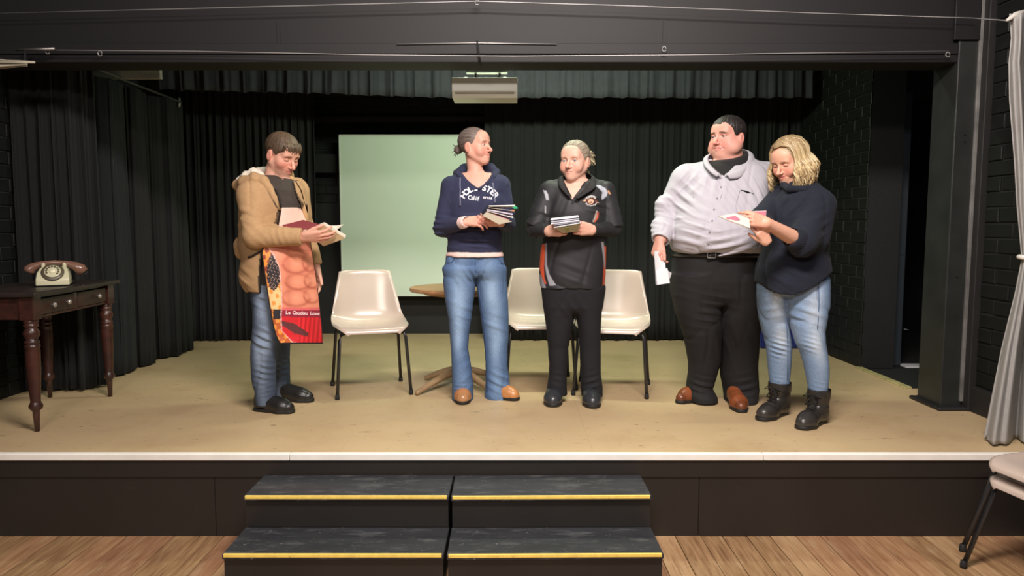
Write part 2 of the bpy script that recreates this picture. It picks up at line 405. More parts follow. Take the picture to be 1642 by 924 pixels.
# grey hall curtain at the right edge, tied back with a white rope
gc = empty('curtain', (2.5, 3.5, STAGE), 'pale grey hall curtain tied back at the right edge', 'curtain')
def grey():
    tab_l = [(20, 1619), (60, 1622), (100, 1618), (160, 1619), (260, 1627), (330, 1631), (415, 1639), (470, 1628), (560, 1606), (640, 1590), (698, 1579), (716, 1577)]
    Yc = 3.50
    def fn(u, v):
        py = lerp(22, 716, v)
        xl = interp(tab_l, py)
        wd = interp([(22, 60), (60, 48), (160, 60), (415, 34), (560, 80), (703, 120), (716, 122)], py)
        px = xl + u * wd
        a = interp([(22, 0.022), (60, 0.03), (160, 0.035), (415, 0.02), (560, 0.045), (703, 0.05)], py)
        d = a * (math.sin(u * 15 + 0.7 + v * 0.8) + 0.5 * math.sin(u * 31 + 1.2))
        q = P(px, py, Yc + d - 0.02 + 0.06 * u)
        z = q.z
        if v > 0.985: z = max(z, STAGE + 0.012)
        return Vector((q.x, q.y, max(z, STAGE + 0.012))) - gc.location
    MB().grid(fn, 90, 70).build('cloth', M_grey, gc, smooth=True, solid=0.005)
    pr = [P(1655 + 21 * math.cos(a), 415 + 3 * math.cos(a), 3.52 - 0.065 * math.sin(a)) for a in np.linspace(0, 2 * math.pi, 20)]
    rp = material('white_rope', srgb(225, 222, 214), 0.7, bump=0.5, bscale=120)
    MB().tube(rel(gc, *pr), 0.012, 8).build('tie_rope', rp, gc, smooth=True)
    MB().tube(rel(gc, P(1614, 33, 3.48), P(1628, 24, 3.50), P(1646, 19, 3.52)), [0.006, 0.014, 0.014], 8).build('track_end', material('track_white', srgb(205, 200, 192), 0.5), gc, smooth=True)
grey()

# wires with hooks
def wire(name, pts, r, label, hooks=()):
    o = empty(name, pts[0], label, 'wire')
    MB().tube(rel(o, *pts), r, 6).build('cable', M_wire, o, smooth=True)
    for h in hooks:
        ring = [h + Vector((0.011 * math.cos(a), 0.0, -0.012 + 0.014 * math.sin(a))) for a in np.linspace(0, 2 * math.pi, 12)]
        MB().tube(rel(o, *ring), 0.003, 5).build('hook', M_wire, o, smooth=True)
wire('wire', [P(-20, 22, 4.10), P(300, 14, 4.10), P(560, 7, 4.10), P(765, 2, 4.10), P(1000, 9, 4.10), P(1300, 21, 4.10), P(1560, 29, 4.10), P(1616, 33, 3.6)], 0.0028, 'upper bare steel wire stretched across the black beam', [P(765, 0, 4.12)])
wire('wire', [P(38, 80, 4.12), P(160, 81, 4.12), P(300, 82, 4.12), P(600, 88, 4.12), P(821, 90, 4.12), P(1100, 88, 4.12), P(1300, 85, 4.12), P(1520, 82, 4.12)], 0.0028, 'lower curtain wire strung along the beam bottom', [P(76, 79, 4.12), P(160, 82, 4.12), P(1065, 75, 4.14), P(1520, 84, 4.12)])
wire('wire', [P(636, 71, 4.17), P(760, 69, 4.17), P(893, 71, 4.17)], 0.0035, 'short dark wire pinned on the beam above the white unit')
cb = empty('cable', P(765, 70, 4.17), 'thin black cable dropping down the beam to the white unit', 'cable')
MB().tube(rel(cb, P(765, 66, 4.17), P(767, 82, 4.165), P(770, 100, 4.165), P(771, 107, 4.3)), 0.006, 6).build('cable_run', M_dark, cb, smooth=True)

# white unit hung behind the beam
hu = empty('ceiling_unit', P(778, 145, 4.62), 'pale white oblong projector-like unit hanging under the black beam', 'projector')
def unit():
    c = hu.location; m = material('unit_white_plastic', srgb(236, 240, 226), 0.35)
    m2 = material('unit_grey_plastic', srgb(178, 176, 166), 0.4)
    w2 = (P(830, 145, 4.62).x - P(727, 145, 4.62).x) / 2; h = P(778, 129, 4.62).z - P(778, 160, 4.62).z
    prof = [(0.0, h / 2), (0.0, -h * 0.18), (0.012, -h * 0.24), (0.012, -h * 0.30), (0.03, -h / 2), (0.22, -h / 2), (0.27, -h * 0.3), (0.27, h / 2)]
    vs = []; n = len(prof)
    for x in (-w2, w2):
        for y, z in prof: vs.append((x, y - 0.1, z))
    fs = [tuple(range(n)), tuple(range(2 * n - 1, n - 1, -1))] + [(i, n + i, n + (i + 1) % n, (i + 1) % n) for i in range(n)]
    mb = MB().add(vs, fs); o = mb.build('casing', m, hu, bevel=0.008, seg=3)
    MB().tube([(-w2 + 0.02, -0.088, -h * 0.27), (w2 - 0.02, -0.088, -h * 0.27)], 0.006, 8).build('groove_bead', m2, hu, smooth=True)
    for sx in (-0.6, 0.62):
        MB().lathe([(0.022, 0), (0.018, 0.012), (0.006, 0.016)], (sx * w2, -0.03, h / 2), 12).build('mount_cap', m, hu, smooth=True)
    for sx in (-0.3, 0.45):
        MB().tube([(sx * w2, 0.03, h / 2), (sx * w2, 0.03, 3.25 - c.z)], 0.008, 8).build('hanger', M_dark, hu, smooth=True)
    MB().box((-0.12, 0.0, h / 2 + 0.05), (0.14, 0.06, h / 2 + 0.07)).build('bracket', M_metal, hu, bevel=0.003)
unit()

# pale green board on the back wall
bd = empty('board', P(668, 345, 6.95), 'large pale green blank board behind the woman in the navy hoodie', 'board')
def board():
    c = bd.location; m = material('board_pale_green', srgb(196, 210, 194), 0.55, var=0.015, vscale=2)
    me = material('board_edge', srgb(200, 205, 196), 0.5)
    x0, x1 = P(546, 345, 6.95).x, P(792, 345, 6.95).x; z0, z1 = P(668, 475, 6.95).z, P(668, 216, 6.95).z
    MB().box((x0 - c.x + 0.006, -0.012, z0 - c.z + 0.006), (x1 - c.x - 0.006, 0.012, z1 - c.z - 0.006)).build('panel', m, bd)
    e = MB()
    e.box((x0 - c.x, -0.016, z0 - c.z), (x0 - c.x + 0.012, 0.016, z1 - c.z)).box((x1 - c.x - 0.012, -0.016, z0 - c.z), (x1 - c.x, 0.016, z1 - c.z))
    e.box((x0 - c.x, -0.016, z1 - c.z - 0.012), (x1 - c.x, 0.016, z1 - c.z)).box((x0 - c.x, -0.016, z0 - c.z), (x1 - c.x, 0.016, z0 - c.z + 0.012))
    e.build('frame', me, bd, bevel=0.002)
    for sx in (x0 + 0.2, x1 - 0.2):
        MB().box((sx - c.x - 0.02, 0.01, -0.1), (sx - c.x + 0.02, YB - c.y + 0.0, 0.0)).build('wall_bracket', M_dark, bd)
board()

# pale cloth and bracket at upper left
lp = empty('fabric_swag', P(20, 100, 4.05), 'pale cream cloth bunched on the rail at top left', 'fabric')
def swag():
    m = material('cream_cloth', srgb(190, 182, 162), 0.9, bump=0.3, bscale=200)
    def fn(u, v):
        px = lerp(-22, 44, u); top = lerp(92, 101, u) ; bot = lerp(112, 106, u)
        q = P(px, lerp(top, bot, v), 4.05 + 0.015 * math.sin(v * 14 + u * 2)); return q - lp.location
    MB().grid(fn, 24, 20).build('cloth', m, lp, smooth=True, solid=0.004)
    MB().tube(rel(lp, P(-10, 97, 4.04), P(30, 99, 4.04), P(56, 100, 4.05)), [0.006, 0.008, 0.006], 8).build('cord', m, lp, smooth=True)
    MB().tube(rel(lp, P(25, 80, 4.1), P(88, 78, 4.1)), 0.008, 8).build('rail', M_metal, lp, smooth=True)
    MB().tube(rel(lp, P(40, 80, 4.1), P(40, 100, 4.08)), 0.006, 8).build('drop_hook', M_dark, lp, smooth=True)
swag()
# ================================================================== FURNITURE
M_treadm = material('step_black_paint', srgb(46, 48, 52), 0.45, var=0.2, vscale=5, bump=0.15, bscale=40, stretch=(1, 2.5, 1))
wear(M_treadm, 0.5, 7, (0.52, 0.70), srgb(104, 106, 106), (1, 3, 1), 2.0)
wear(M_treadm, 0.6, 40, (0.655, 0.70), srgb(170, 168, 160), (1, 2, 1), 5.0)
M_riser = material('riser_black_paint', srgb(36, 33, 31), 0.5, var=0.12, vscale=3)
M_yellow = material('yellow_edge_tape', srgb(250, 216, 108), 0.5, var=0.1, vscale=30)
wear(M_yellow, 0.5, 30, (0.62, 0.68), srgb(150, 120, 60), (1, 1, 1), 1.0)

def steps(name, x0, x1, label, rz, yoff):
    """two-step wooden unit: widths given at the top tread (back, front) and bottom tread"""
    h1, h2 = 0.166, 0.313
    r = empty(name, ((x0 + x1) / 2, YF - 0.03 + yoff, 0), label, 'steps', 'step units', rz)
    W = x1 - x0; a, b = -W / 2 + 0.003, W / 2 - 0.003; d1, d2 = -0.255, -0.505; t = 0.022
    MB().box((a, d1 - 0.012, h2 - t), (b, 0.0, h2)).build('tread', M_treadm, r, bevel=0.003)
    MB().box((a, d2 - 0.012, h1 - t), (b, d1 + 0.002, h1)).build('tread', M_treadm, r, bevel=0.003)
    MB().box((a + 0.004, d1 + 0.003, h1 + 0.0005), (b - 0.004, d1 + 0.02, h2 - t - 0.0005)).build('riser', M_riser, r)
    MB().box((a + 0.004, d2, 0.0), (b - 0.004, d2 + 0.018, h1 - t - 0.0005)).build('riser', M_riser, r)
    for s in (a + 0.004, b - 0.022):
        mb = MB(); mb.box((s, d1 + 0.021, 0.0), (s + 0.018, -0.001, h2 - t - 0.0005)); mb.box((s, d2 + 0.019, 0.0), (s + 0.018, d1 + 0.02, h1 - t - 0.0005))
        mb.build('side_panel', M_riser, r)
    for d, h in ((d1, h2), (d2, h1)):
        MB().box((a + 0.006, d - 0.0145, h - 0.013), (b - 0.008, d - 0.004, h + 0.002)).build('yellow_strip', M_yellow, r, bevel=0.002)
    return r
sL, sR, sM = P(391, 796, 3.07).x, P(1045, 792, 3.07).x, P(721, 795, 3.07).x
steps('step_unit', sL, sM, 'left black two-step stage stair with yellow edge strips', 0.0, 0.0)
steps('step_unit', sM + 0.002, sR, 'right black two-step stage stair with yellow edge strips', math.radians(0.6), 0.0)

# ---- moulded chairs
M_shell = material('cream_polypropylene', srgb(192, 175, 163), 0.24, var=0.03, vscale=4, bump=0.03, bscale=300, spec=0.6)
M_cleg = material('black_enamel_tube', srgb(40, 40, 42), 0.3, spec=0.6)
M_foot = material('rubber_foot', srgb(28, 28, 28), 0.7)
def chair_parts():
    prof = [(-0.005, 0.405), (0.0, 0.432), (0.035, 0.447), (0.12, 0.437), (0.24, 0.425), (0.33, 0.425), (0.375, 0.44), (0.405, 0.48), (0.42, 0.54), (0.445, 0.66), (0.465, 0.76), (0.472, 0.80), (0.482, 0.808)]
    hw = [0.150, 0.180, 0.212, 0.232, 0.236, 0.232, 0.228, 0.222, 0.215, 0.194, 0.174, 0.166, 0.163]
    lift = [0.0, 0.0, 0.005, 0.02, 0.032, 0.05, 0.05, 0.03, 0.012, 0.0, 0, 0, 0]
    fwd = [0, 0, 0, 0.0, 0.0, 0.015, 0.03, 0.05, 0.055, 0.045, 0.03, 0.018, 0.01]
    prof = [(y, z if z < 0.45 else 0.45 + (z - 0.45) * 0.93) for y, z in prof]; hw = [x * 1.05 for x in hw]
    n = len(prof); nv = 36
    ts = np.linspace(0, n - 1, nv + 1)
    sm = lambda arr: np.convolve(np.pad(np.interp(ts, range(n), arr), 2, mode='edge'), [0.1, 0.2, 0.4, 0.2, 0.1], 'valid')
    py, pz, ph, pl, pf = sm([p[0] for p in prof]), sm([p[1] for p in prof]), sm(hw), sm(lift), sm(fwd)
    def fn(u, v):
        i = int(round(v * nv)); t = 2 * u - 1; e = abs(t) ** 2.6
        x = ph[i] * t * (1 - 0.012 * abs(t) ** 8)
        roll = max(0.0, abs(t) - 0.93) / 0.07 * 0.010
        # corners at the top are rounded
        z = pz[i] + pl[i] * e; y = py[i] - pf[i] * e
        if i < 12: z -= roll
        else: y += roll
        if v > 0.93: z -= 0.02 * max(0, abs(t) - 0.8) / 0.2 * (v - 0.93) / 0.07
        return (x, y, z)
    sh = MB().grid(fn, 26, nv).mesh('shell')
    legs = []
    for fy in (0.015, -0.06):
      for sx in (-1, 1):
        for (yt, yb) in ((0.06, fy), (0.36, 0.43)):
            legs.append(MB().tube([(sx * 0.17, yt + (0.02 if yt < 0.1 else -0.02), 0.408), (sx * 0.198, yt, 0.400), (sx * 0.208, lerp(yt, yb, 0.12), 0.37), (sx * 0.232, yb, 0.012)], 0.0105, 10).mesh('leg'))
    fr = MB()
    for y in (0.08, 0.34): fr.tube([(-0.172, y, 0.408), (0.172, y, 0.408)], 0.0105, 8)
    for x in (-0.15, 0.15): fr.tube([(x, 0.07, 0.412), (x, 0.35, 0.409)], 0.009, 8)
    ft = MB().lathe([(0.014, 0), (0.0145, 0.012), (0.0125, 0.032), (0.0115, 0.034)], (0, 0, 0), 10).mesh('rubber_foot')
    return sh, legs, fr.mesh('frame'), ft
CH = chair_parts()
for m_, mt_ in ((CH[0], M_shell), (CH[2], M_cleg), (CH[3], M_foot)): m_.materials.append(mt_)
for m_ in CH[1]: m_.materials.append(M_cleg)
for m_ in (CH[0], CH[2], CH[3], *CH[1]): m_.polygons.foreach_set('use_smooth', np.ones(len(m_.polygons), dtype=bool))
def chair(loc, yaw, label, group, tilt=0.0, splay=False):
    """yaw 0 faces the camera (-y); positive turns toward the viewer's right; loc is the middle of the front feet line"""
    r = empty('chair', loc, label, 'chair', group, yaw)
    if tilt: r.rotation_euler = (tilt, 0, yaw)
    o = bpy.data.objects.new('shell', CH[0]); COL.objects.link(o); o.parent = r
    md = o.modifiers.new('solid', 'SOLIDIFY'); md.thickness = 0.006; md.offset = 0
    md = o.modifiers.new('bevel', 'BEVEL'); md.width = 0.002; md.segments = 2; md.limit_method = 'ANGLE'
    for k, lm in enumerate(CH[1][4:] if splay else CH[1][:4]):
        l = bpy.data.objects.new('leg', lm); COL.objects.link(l); l.parent = r
        f = bpy.data.objects.new('rubber_foot', CH[3]); COL.objects.link(f); f.parent = l
        f.location = ((-0.232, 0.232)[k // 2], (-0.06 if splay else 0.015, 0.43)[k % 2], 0.0)
    o = bpy.data.objects.new('frame', CH[2]); COL.objects.link(o); o.parent = r
    return r
def chair_at(fl, fr, yaw, label, group, dy=0.0):
    a, b = G(*fl), G(*fr); c = (a + b) / 2; c.y += dy
    return chair((c.x, c.y, STAGE), math.radians(yaw), label, group)
chair_at((538, 643), (663, 633), 18, 'cream plastic chair standing alone beside the man in the apron', 'moulded chairs on the stage')
chair((G(870, 636).x, G(873, 636).y + 0.16, STAGE), math.radians(3), 'cream plastic chair between the navy hoodie woman and the black polo woman', 'moulded chairs on the stage')
chair_at((920, 645), (1045, 648), -12, 'cream plastic chair right of the woman in the black polo shirt', 'moulded chairs on the stage', 0.14)
# stack of two in the hall at the right edge
_c = G(1548, 912, 0.0)
for _k, _nm in ((0, 'bottom'), (1, 'top')):
    chair((_c.x + 0.100 - 0.008 * _k, _c.y - 0.215, 0.074 * _k), math.radians(-80), _nm + ' cream chair of the stack on the hall floor', 'stacked chairs in the hall', splay=True).scale = (1.03, 1.03, 0.945)

# ---- old table with turned legs
M_wood = material('dark_red_mahogany', srgb(72, 38, 30), 0.35, col2=srgb(46, 27, 22), vscale=6, stretch=(3, 1, 3), bump=0.1, bscale=40, coat=0.2)
M_top = material('worn_table_top', srgb(54, 43, 38), 0.4, col2=srgb(38, 32, 30), vscale=4, stretch=(3, 1, 1), bump=0.1, bscale=60)
M_draw = material('drawer_front_wood', srgb(68, 41, 31), 0.4, col2=srgb(44, 29, 24), vscale=5, stretch=(3, 1, 4), bump=0.1, bscale=50)
M_knob = material('glass_knob', srgb(170, 165, 160), 0.12, metal=0.6)
def old_table():
    n1, n2 = G(60, 692), G(177, 636)
    yaw = math.atan2(-(n2.x - n1.x), n2.y - n1.y)
    t = empty('side_table', (n1.x, n1.y, STAGE), 'dark mahogany side table with turned legs and two drawers', 'table', rz=yaw)
    D = (n2 - n1).length; W = 0.42; H = 0.745
    lp = [(0.012, 0.0), (0.017, 0.10), (0.018, 0.112), (0.032, 0.125), (0.034, 0.14), (0.026, 0.155), (0.024, 0.165), (0.034, 0.33), (0.036, 0.43), (0.034, 0.445), (0.037, 0.452), (0.037, 0.462), (0.03, 0.468), (0.037, 0.476), (0.036, 0.485), (0.026, 0.49), (0.038, 0.515), (0.04, 0.53), (0.03, 0.55), (0.027, 0.556), (0.036, 0.562), (0.036, 0.572), (0.03, 0.576), (0.036, 0.584), (0.036, 0.596)]
    for x in (0, -W + 0.05):
        for y in (0, D):
            mb = MB().lathe(lp, (x, y, 0), 20); lg = mb.build('leg', M_wood, t, smooth=True)
            MB().box((x - 0.037, y - 0.037, 0.5965), (x + 0.037, y + 0.037, H - 0.026)).build('leg_block', M_wood, lg, bevel=0.003)
    MB().box((-W + 0.05 + 0.038, -0.024, 0.60), (-0.038, 0.0, H - 0.027)).build('end_apron', M_wood, t)
    MB().box((-W + 0.05 + 0.038, D, 0.60), (-0.038, D + 0.024, H - 0.027)).build('end_apron', M_wood, t)
    MB().box((-W + 0.03, 0.038, 0.60), (-W + 0.05, D - 0.038, H - 0.027)).build('back_apron', M_wood, t)
    MB().box((-0.02, 0.038, 0.60), (0.02, D - 0.038, 0.613)).box((-0.02, 0.038, H - 0.04), (0.012, D - 0.038, H - 0.027)).box((-0.02, D * 0.5 - 0.02, 0.613), (0.024, D * 0.5 + 0.02, H - 0.04)).build('drawer_rail', M_wood, t, bevel=0.002)
    for y0, y1, kn in ((0.042, D * 0.5 - 0.024, (0.3, 0.74)), (D * 0.5 + 0.024, D - 0.042, (0.36,))):
        d = MB().box((-0.3, y0, 0.616), (0.026, y1, H - 0.044)).build('drawer', M_draw, t, bevel=0.003)
        for k in kn:
            yk = lerp(y0, y1, k if len(kn) > 1 else 0.62)
            MB().lathe([(0.006, 0), (0.006, 0.012), (0.014, 0.018), (0.015, 0.026), (0.008, 0.032), (0.001, 0.033)], (0.026, yk, 0.66), 12, axis=Matrix.Rotation(math.pi / 2, 3, 'Y')).build('knob', M_knob, d, smooth=True)
    for y0, y1 in ((-0.06, D * 0.5 + 0.01), (D * 0.5 + 0.012, D + 0.07)):
        MB().box((-W + 0.0, y0, H - 0.026), (0.065, y1, H)).build('top_board', M_top, t, bevel=0.007, seg=3)
    return t, yaw, H
TB = old_table()
# ---- rotary telephone
M_cream = material('cream_bakelite', srgb(206, 202, 170), 0.3)
M_brown = material('brown_bakelite', srgb(122, 88, 74), 0.22)
M_dial = material('dial_ring_grey', srgb(88, 78, 62), 0.4)
def telephone():
    c = P(84, 456, 4.08); z = STAGE + TB[2]
    t = empty('telephone', (c.x, 4.1, z + 0.0005), 'cream rotary dial telephone with brown handset on the table', 'telephone', rz=math.radians(27))
    w0, w1, d0, d1, h = 0.082, 0.066, -0.095, 0.085, 0.105
    b4 = [(-w0, d0, 0.006), (w0, d0, 0.006), (w0, d1, 0.006), (-w0, d1, 0.006)]
    mb = MB(); vs = []; rings = [(w0, d0, d1, 0.006), (w0 * 0.985, d0 + 0.003, d1, 0.04), (w0 * 0.93, d0 + 0.028, d1 - 0.01, 0.075), (w1, d0 + 0.07, d1 - 0.02, h - 0.006), (w1 * 0.9, d0 + 0.082, d1 - 0.03, h)]
    for (a, f, g, zz) in rings: vs += [(-a, f, zz), (a, f, zz), (a, g, zz), (-a, g, zz)]
    fs = [(0, 3, 2, 1), tuple(16 + i for i in range(4))]
    for k in range(4):
        for i in range(4): fs.append((4 * k + i, 4 * k + (i + 1) % 4, 4 * k + 4 + (i + 1) % 4, 4 * k + 4 + i))
    mb.add(vs, fs).build('base', M_cream, t, bevel=0.007, seg=3, smooth=True)
    MB().box((-0.07, -0.08, 0), (0.07, 0.07, 0.007)).build('foot_plate', M_foot, t)
    ax = Matrix.Rotation(math.radians(52), 3, 'X'); dc = Vector((0, -0.062, 0.076))
    dl = MB().lathe([(0.056, -0.004), (0.057, 0.004), (0.05, 0.009), (0.02, 0.010)], dc, 28, axis=ax).build('dial_ring', M_dial, t, smooth=True)
    fw = MB().lathe([(0.040, 0.010), (0.041, 0.015), (0.036, 0.017), (0.0, 0.017)], dc, 28, axis=ax).build('finger_wheel', M_cream, t, smooth=True)
    for k in range(10):
        a = math.radians(-60 + k * 27 + 20)
        MB().lathe([(0.006, 0.0165), (0.006, 0.0185)], dc + ax @ Vector((0.030 * math.cos(a), 0.030 * math.sin(a), 0)), 10, axis=ax).build('finger_hole', M_dial, fw)
    MB().lathe([(0.015, 0.017), (0.014, 0.020), (0.0, 0.0205)], dc, 18, axis=ax).build('dial_hub', material('dial_card', srgb(240, 232, 200), 0.4), t, smooth=True)
    for s in (-1, 1):
        MB().tube([(s * 0.05, 0.015, h - 0.012), (s * 0.052, 0.012, h + 0.014), (s * 0.05, 0.005, h + 0.022)], [0.014, 0.010, 0.005], 10).build('cradle_prong', M_cream, t, smooth=True)
    hs = [(-0.125, 0.03, 0.078), (-0.118, 0.03, 0.092), (-0.10, 0.03, 0.108), (-0.06, 0.03, 0.124), (0, 0.03, 0.130), (0.06, 0.03, 0.124), (0.10, 0.03, 0.108), (0.13, 0.03, 0.088), (0.145, 0.03, 0.07)]
    hd = MB().tube(hs, [0.030, 0.031, 0.024, 0.015, 0.0135, 0.015, 0.025, 0.033, 0.028], 16).build('handset', M_brown, t, smooth=True)
    MB().lathe([(0.020, 0), (0.018, 0.006), (0.0, 0.006)], (0.151, 0.03, 0.062), 14, axis=Matrix.Rotation(math.radians(128), 3, 'Y')).build('mouthpiece', M_foot, hd, smooth=True)
telephone()

# ---- pedestal table behind the hoodie woman
M_oak = material('light_oak_wood', srgb(182, 140, 98), 0.4, col2=srgb(150, 110, 76), vscale=8, stretch=(1, 6, 6), bump=0.08, bscale=50)
M_oakd = material('bleached_oak_leg', srgb(176, 150, 116), 0.45, col2=srgb(146, 118, 86), vscale=9, bump=0.08, bscale=50)
def pedestal():
    c = G(735, 622); c.y += 0.12; t = empty('pedestal_table', c, 'small round oak pedestal table behind the woman in flared jeans', 'table')
    H = P(735, 458, c.y).z - STAGE - 0.01; r = c.x - P(657, 460, c.y).x
    MB().lathe([(r * 0.55, H - 0.055), (r * 0.7, H - 0.048), (r * 0.74, H - 0.03), (r * 0.8, H - 0.027), (r * 0.98, H - 0.025), (r, H - 0.015), (r * 0.985, H), (0.0, H)], (0, 0, 0), 40).build('table_top', M_oak, t, smooth=False)
    MB().lathe([(0.035, 0.07), (0.05, 0.1), (0.055, 0.16), (0.035, 0.2), (0.03, 0.28), (0.045, 0.36), (0.05, 0.42), (0.03, 0.5), (0.03, 0.53), (0.07, H - 0.056)], (0, 0, 0), 20).build('column', M_oakd, t, smooth=True)
    for tip in ((667, 635), (682, 610), (806, 610), (800, 640)):
        g = G(*tip) - c; d = Vector((g.x, g.y, 0))
        MB().tube([d * 0.08 + Vector((0, 0, 0.10)), d * 0.35 + Vector((0, 0, 0.082)), d * 0.65 + Vector((0, 0, 0.055)), d * 0.9 + Vector((0, 0, 0.026)), d * 0.97 + Vector((0, 0, 0.018)), d + Vector((0, 0, 0.012))], [0.028, 0.026, 0.021, 0.017, 0.016, 0.010], 10).build('foot', M_oakd, t, smooth=True)
pedestal()
# ---- blue tub in the background
def tub():
    a, b = G(1214, 556), G(1290, 563); c = (a + b) / 2; c.y = G(1240, 560).y + 0.15
    m = material('blue_plastic', srgb(34, 48, 130), 0.45)
    t = empty('storage_tub', c, 'royal blue plastic tub half hidden behind the blonde woman', 'tub')
    w, d, h = 0.19, 0.14, P(1240, 495, c.y).z - STAGE
    b4 = [(-w * 0.9, -d * 0.9, 0.002), (w * 0.9, -d * 0.9, 0.002), (w * 0.9, d * 0.9, 0.002), (-w * 0.9, d * 0.9, 0.002)]
    t4 = [(-w, -d, h - 0.03), (w, -d, h - 0.03), (w, d, h - 0.03), (-w, d, h - 0.03)]
    MB().hexa(b4, t4).build('body', m, t, bevel=0.01, seg=3)
    MB().box((-w - 0.012, -d - 0.012, h - 0.03), (w + 0.012, d + 0.012, h)).build('lid', m, t, bevel=0.008, seg=3)
tub()
# ================================================================== PEOPLE: distance-field sculpting
class Vox:
    """rectilinear grid (finer where asked) holding a distance field; primitives are blended in, then meshed"""
    def __init__(s, lo, hi, h, fine=()):
        s.ax = []
        for d in range(3):
            x = lo[d]; xs = [x]
            while x < hi[d]:
                st = h
                for (a, b, f) in fine:
                    if a[d] - f <= x <= b[d]: st = min(st, f)
                x += st; xs.append(x)
            s.ax.append(np.array(xs, dtype=np.float32))
        s.F = np.full([len(a) for a in s.ax], 0.5, dtype=np.float32)
    def sl(s, lo, hi):
        r = []
        for d in range(3):
            a = max(0, np.searchsorted(s.ax[d], lo[d]) - 1); b = min(len(s.ax[d]), np.searchsorted(s.ax[d], hi[d]) + 1)
            r.append(slice(a, b))
        return tuple(r)
    def xyz(s, sl):
        return (s.ax[0][sl[0]][:, None, None], s.ax[1][sl[1]][None, :, None], s.ax[2][sl[2]][None, None, :])
    def op(s, prim, k=0.0, mode='u', pad=0.02):
        f, lo, hi = prim; e = k + pad
        sl = s.sl([l - e for l in lo], [h + e for h in hi])
        if any(q.stop <= q.start for q in sl): return s
        d = f(*s.xyz(sl)).astype(np.float32); a = s.F[sl]
        if mode == 's': d = -d
        if mode == 'u':
            if k <= 0: s.F[sl] = np.minimum(a, d)
            else:
                h = np.clip(0.5 + 0.5 * (a - d) / k, 0, 1); s.F[sl] = a + (d - a) * h - k * h * (1 - h)
        else:
            if k <= 0: s.F[sl] = np.maximum(a, d)
            else:
                h = np.clip(0.5 - 0.5 * (a - d) / k, 0, 1); s.F[sl] = a + (d - a) * h + k * h * (1 - h)
        return s
    def near(s, band, fn):
        """add fn(x, y, z) to the field close to the surface"""
        I = np.nonzero(np.abs(s.F) < band)
        if len(I[0]): s.F[I] += fn(s.ax[0][I[0]], s.ax[1][I[1]], s.ax[2][I[2]])
        return s
    def mesh(s, name):
        F = s.F; S = F < 0; n = np.array(F.shape)
        cnt = np.zeros(n - 1, dtype=np.uint8)
        for i in (0, 1):
            for j in (0, 1):
                for k in (0, 1): cnt += S[i:n[0] - 1 + i, j:n[1] - 1 + j, k:n[2] - 1 + k]
        A = (cnt > 0) & (cnt < 8); I, J, K = np.nonzero(A)
        idx = np.full(A.shape, -1, dtype=np.int32); idx[I, J, K] = np.arange(len(I))
        c = [F[I + i, J + j, K + k] for i in (0, 1) for j in (0, 1) for k in (0, 1)]
        P0 = np.zeros((len(I), 3), dtype=np.float32); W = np.zeros(len(I), dtype=np.float32)
        cor = [(i, j, k) for i in (0, 1) for j in (0, 1) for k in (0, 1)]
        for a in range(8):
            for b in range(a + 1, 8):
                df = [q for q in range(3) if cor[a][q] != cor[b][q]]
                if len(df) != 1: continue
                m = (c[a] < 0) != (c[b] < 0)
                t = np.where(m, c[a] / np.where(m, c[a] - c[b], 1), 0)
                for q in range(3):
                    P0[:, q] += np.where(m, (t if q == df[0] else cor[a][q]), 0)
                W += m
        P0 /= W[:, None]
        ijk = (I, J, K); V = np.empty_like(P0)
        for q in range(3): V[:, q] = s.ax[q][ijk[q]] + P0[:, q] * (s.ax[q][ijk[q] + 1] - s.ax[q][ijk[q]])
        Q = []
        for q in range(3):
            sh = [slice(None)] * 3; sh2 = list(sh); sh[q] = slice(0, -1); sh2[q] = slice(1, None)
            E = S[tuple(sh)] != S[tuple(sh2)]
            u, v = (q + 1) % 3, (q + 2) % 3
            e = list(np.nonzero(E)); ok = (e[u] > 0) & (e[v] > 0) & (e[u] < n[u] - 1) & (e[v] < n[v] - 1)
            e = [x[ok] for x in e]; first = S[e[0], e[1], e[2]]
            def cell(du, dv):
                x = [y.copy() for y in e]; x[u] -= du; x[v] -= dv; return idx[x[0], x[1], x[2]]
            q4 = np.stack([cell(1, 1), cell(0, 1), cell(0, 0), cell(1, 0)], 1)
            q4[~first] = q4[~first][:, ::-1]; Q.append(q4)
        Q = np.concatenate(Q); Q = Q[(Q >= 0).all(1)]
        me = bpy.data.meshes.new(name)
        me.vertices.add(len(V)); me.vertices.foreach_set('co', V.ravel())
        me.loops.add(len(Q) * 4); me.loops.foreach_set('vertex_index', Q.ravel().astype(np.int32))
        me.polygons.add(len(Q)); me.polygons.foreach_set('loop_start', np.arange(0, len(Q) * 4, 4, dtype=np.int32))
        me.update(calc_edges=True)
        return me, V

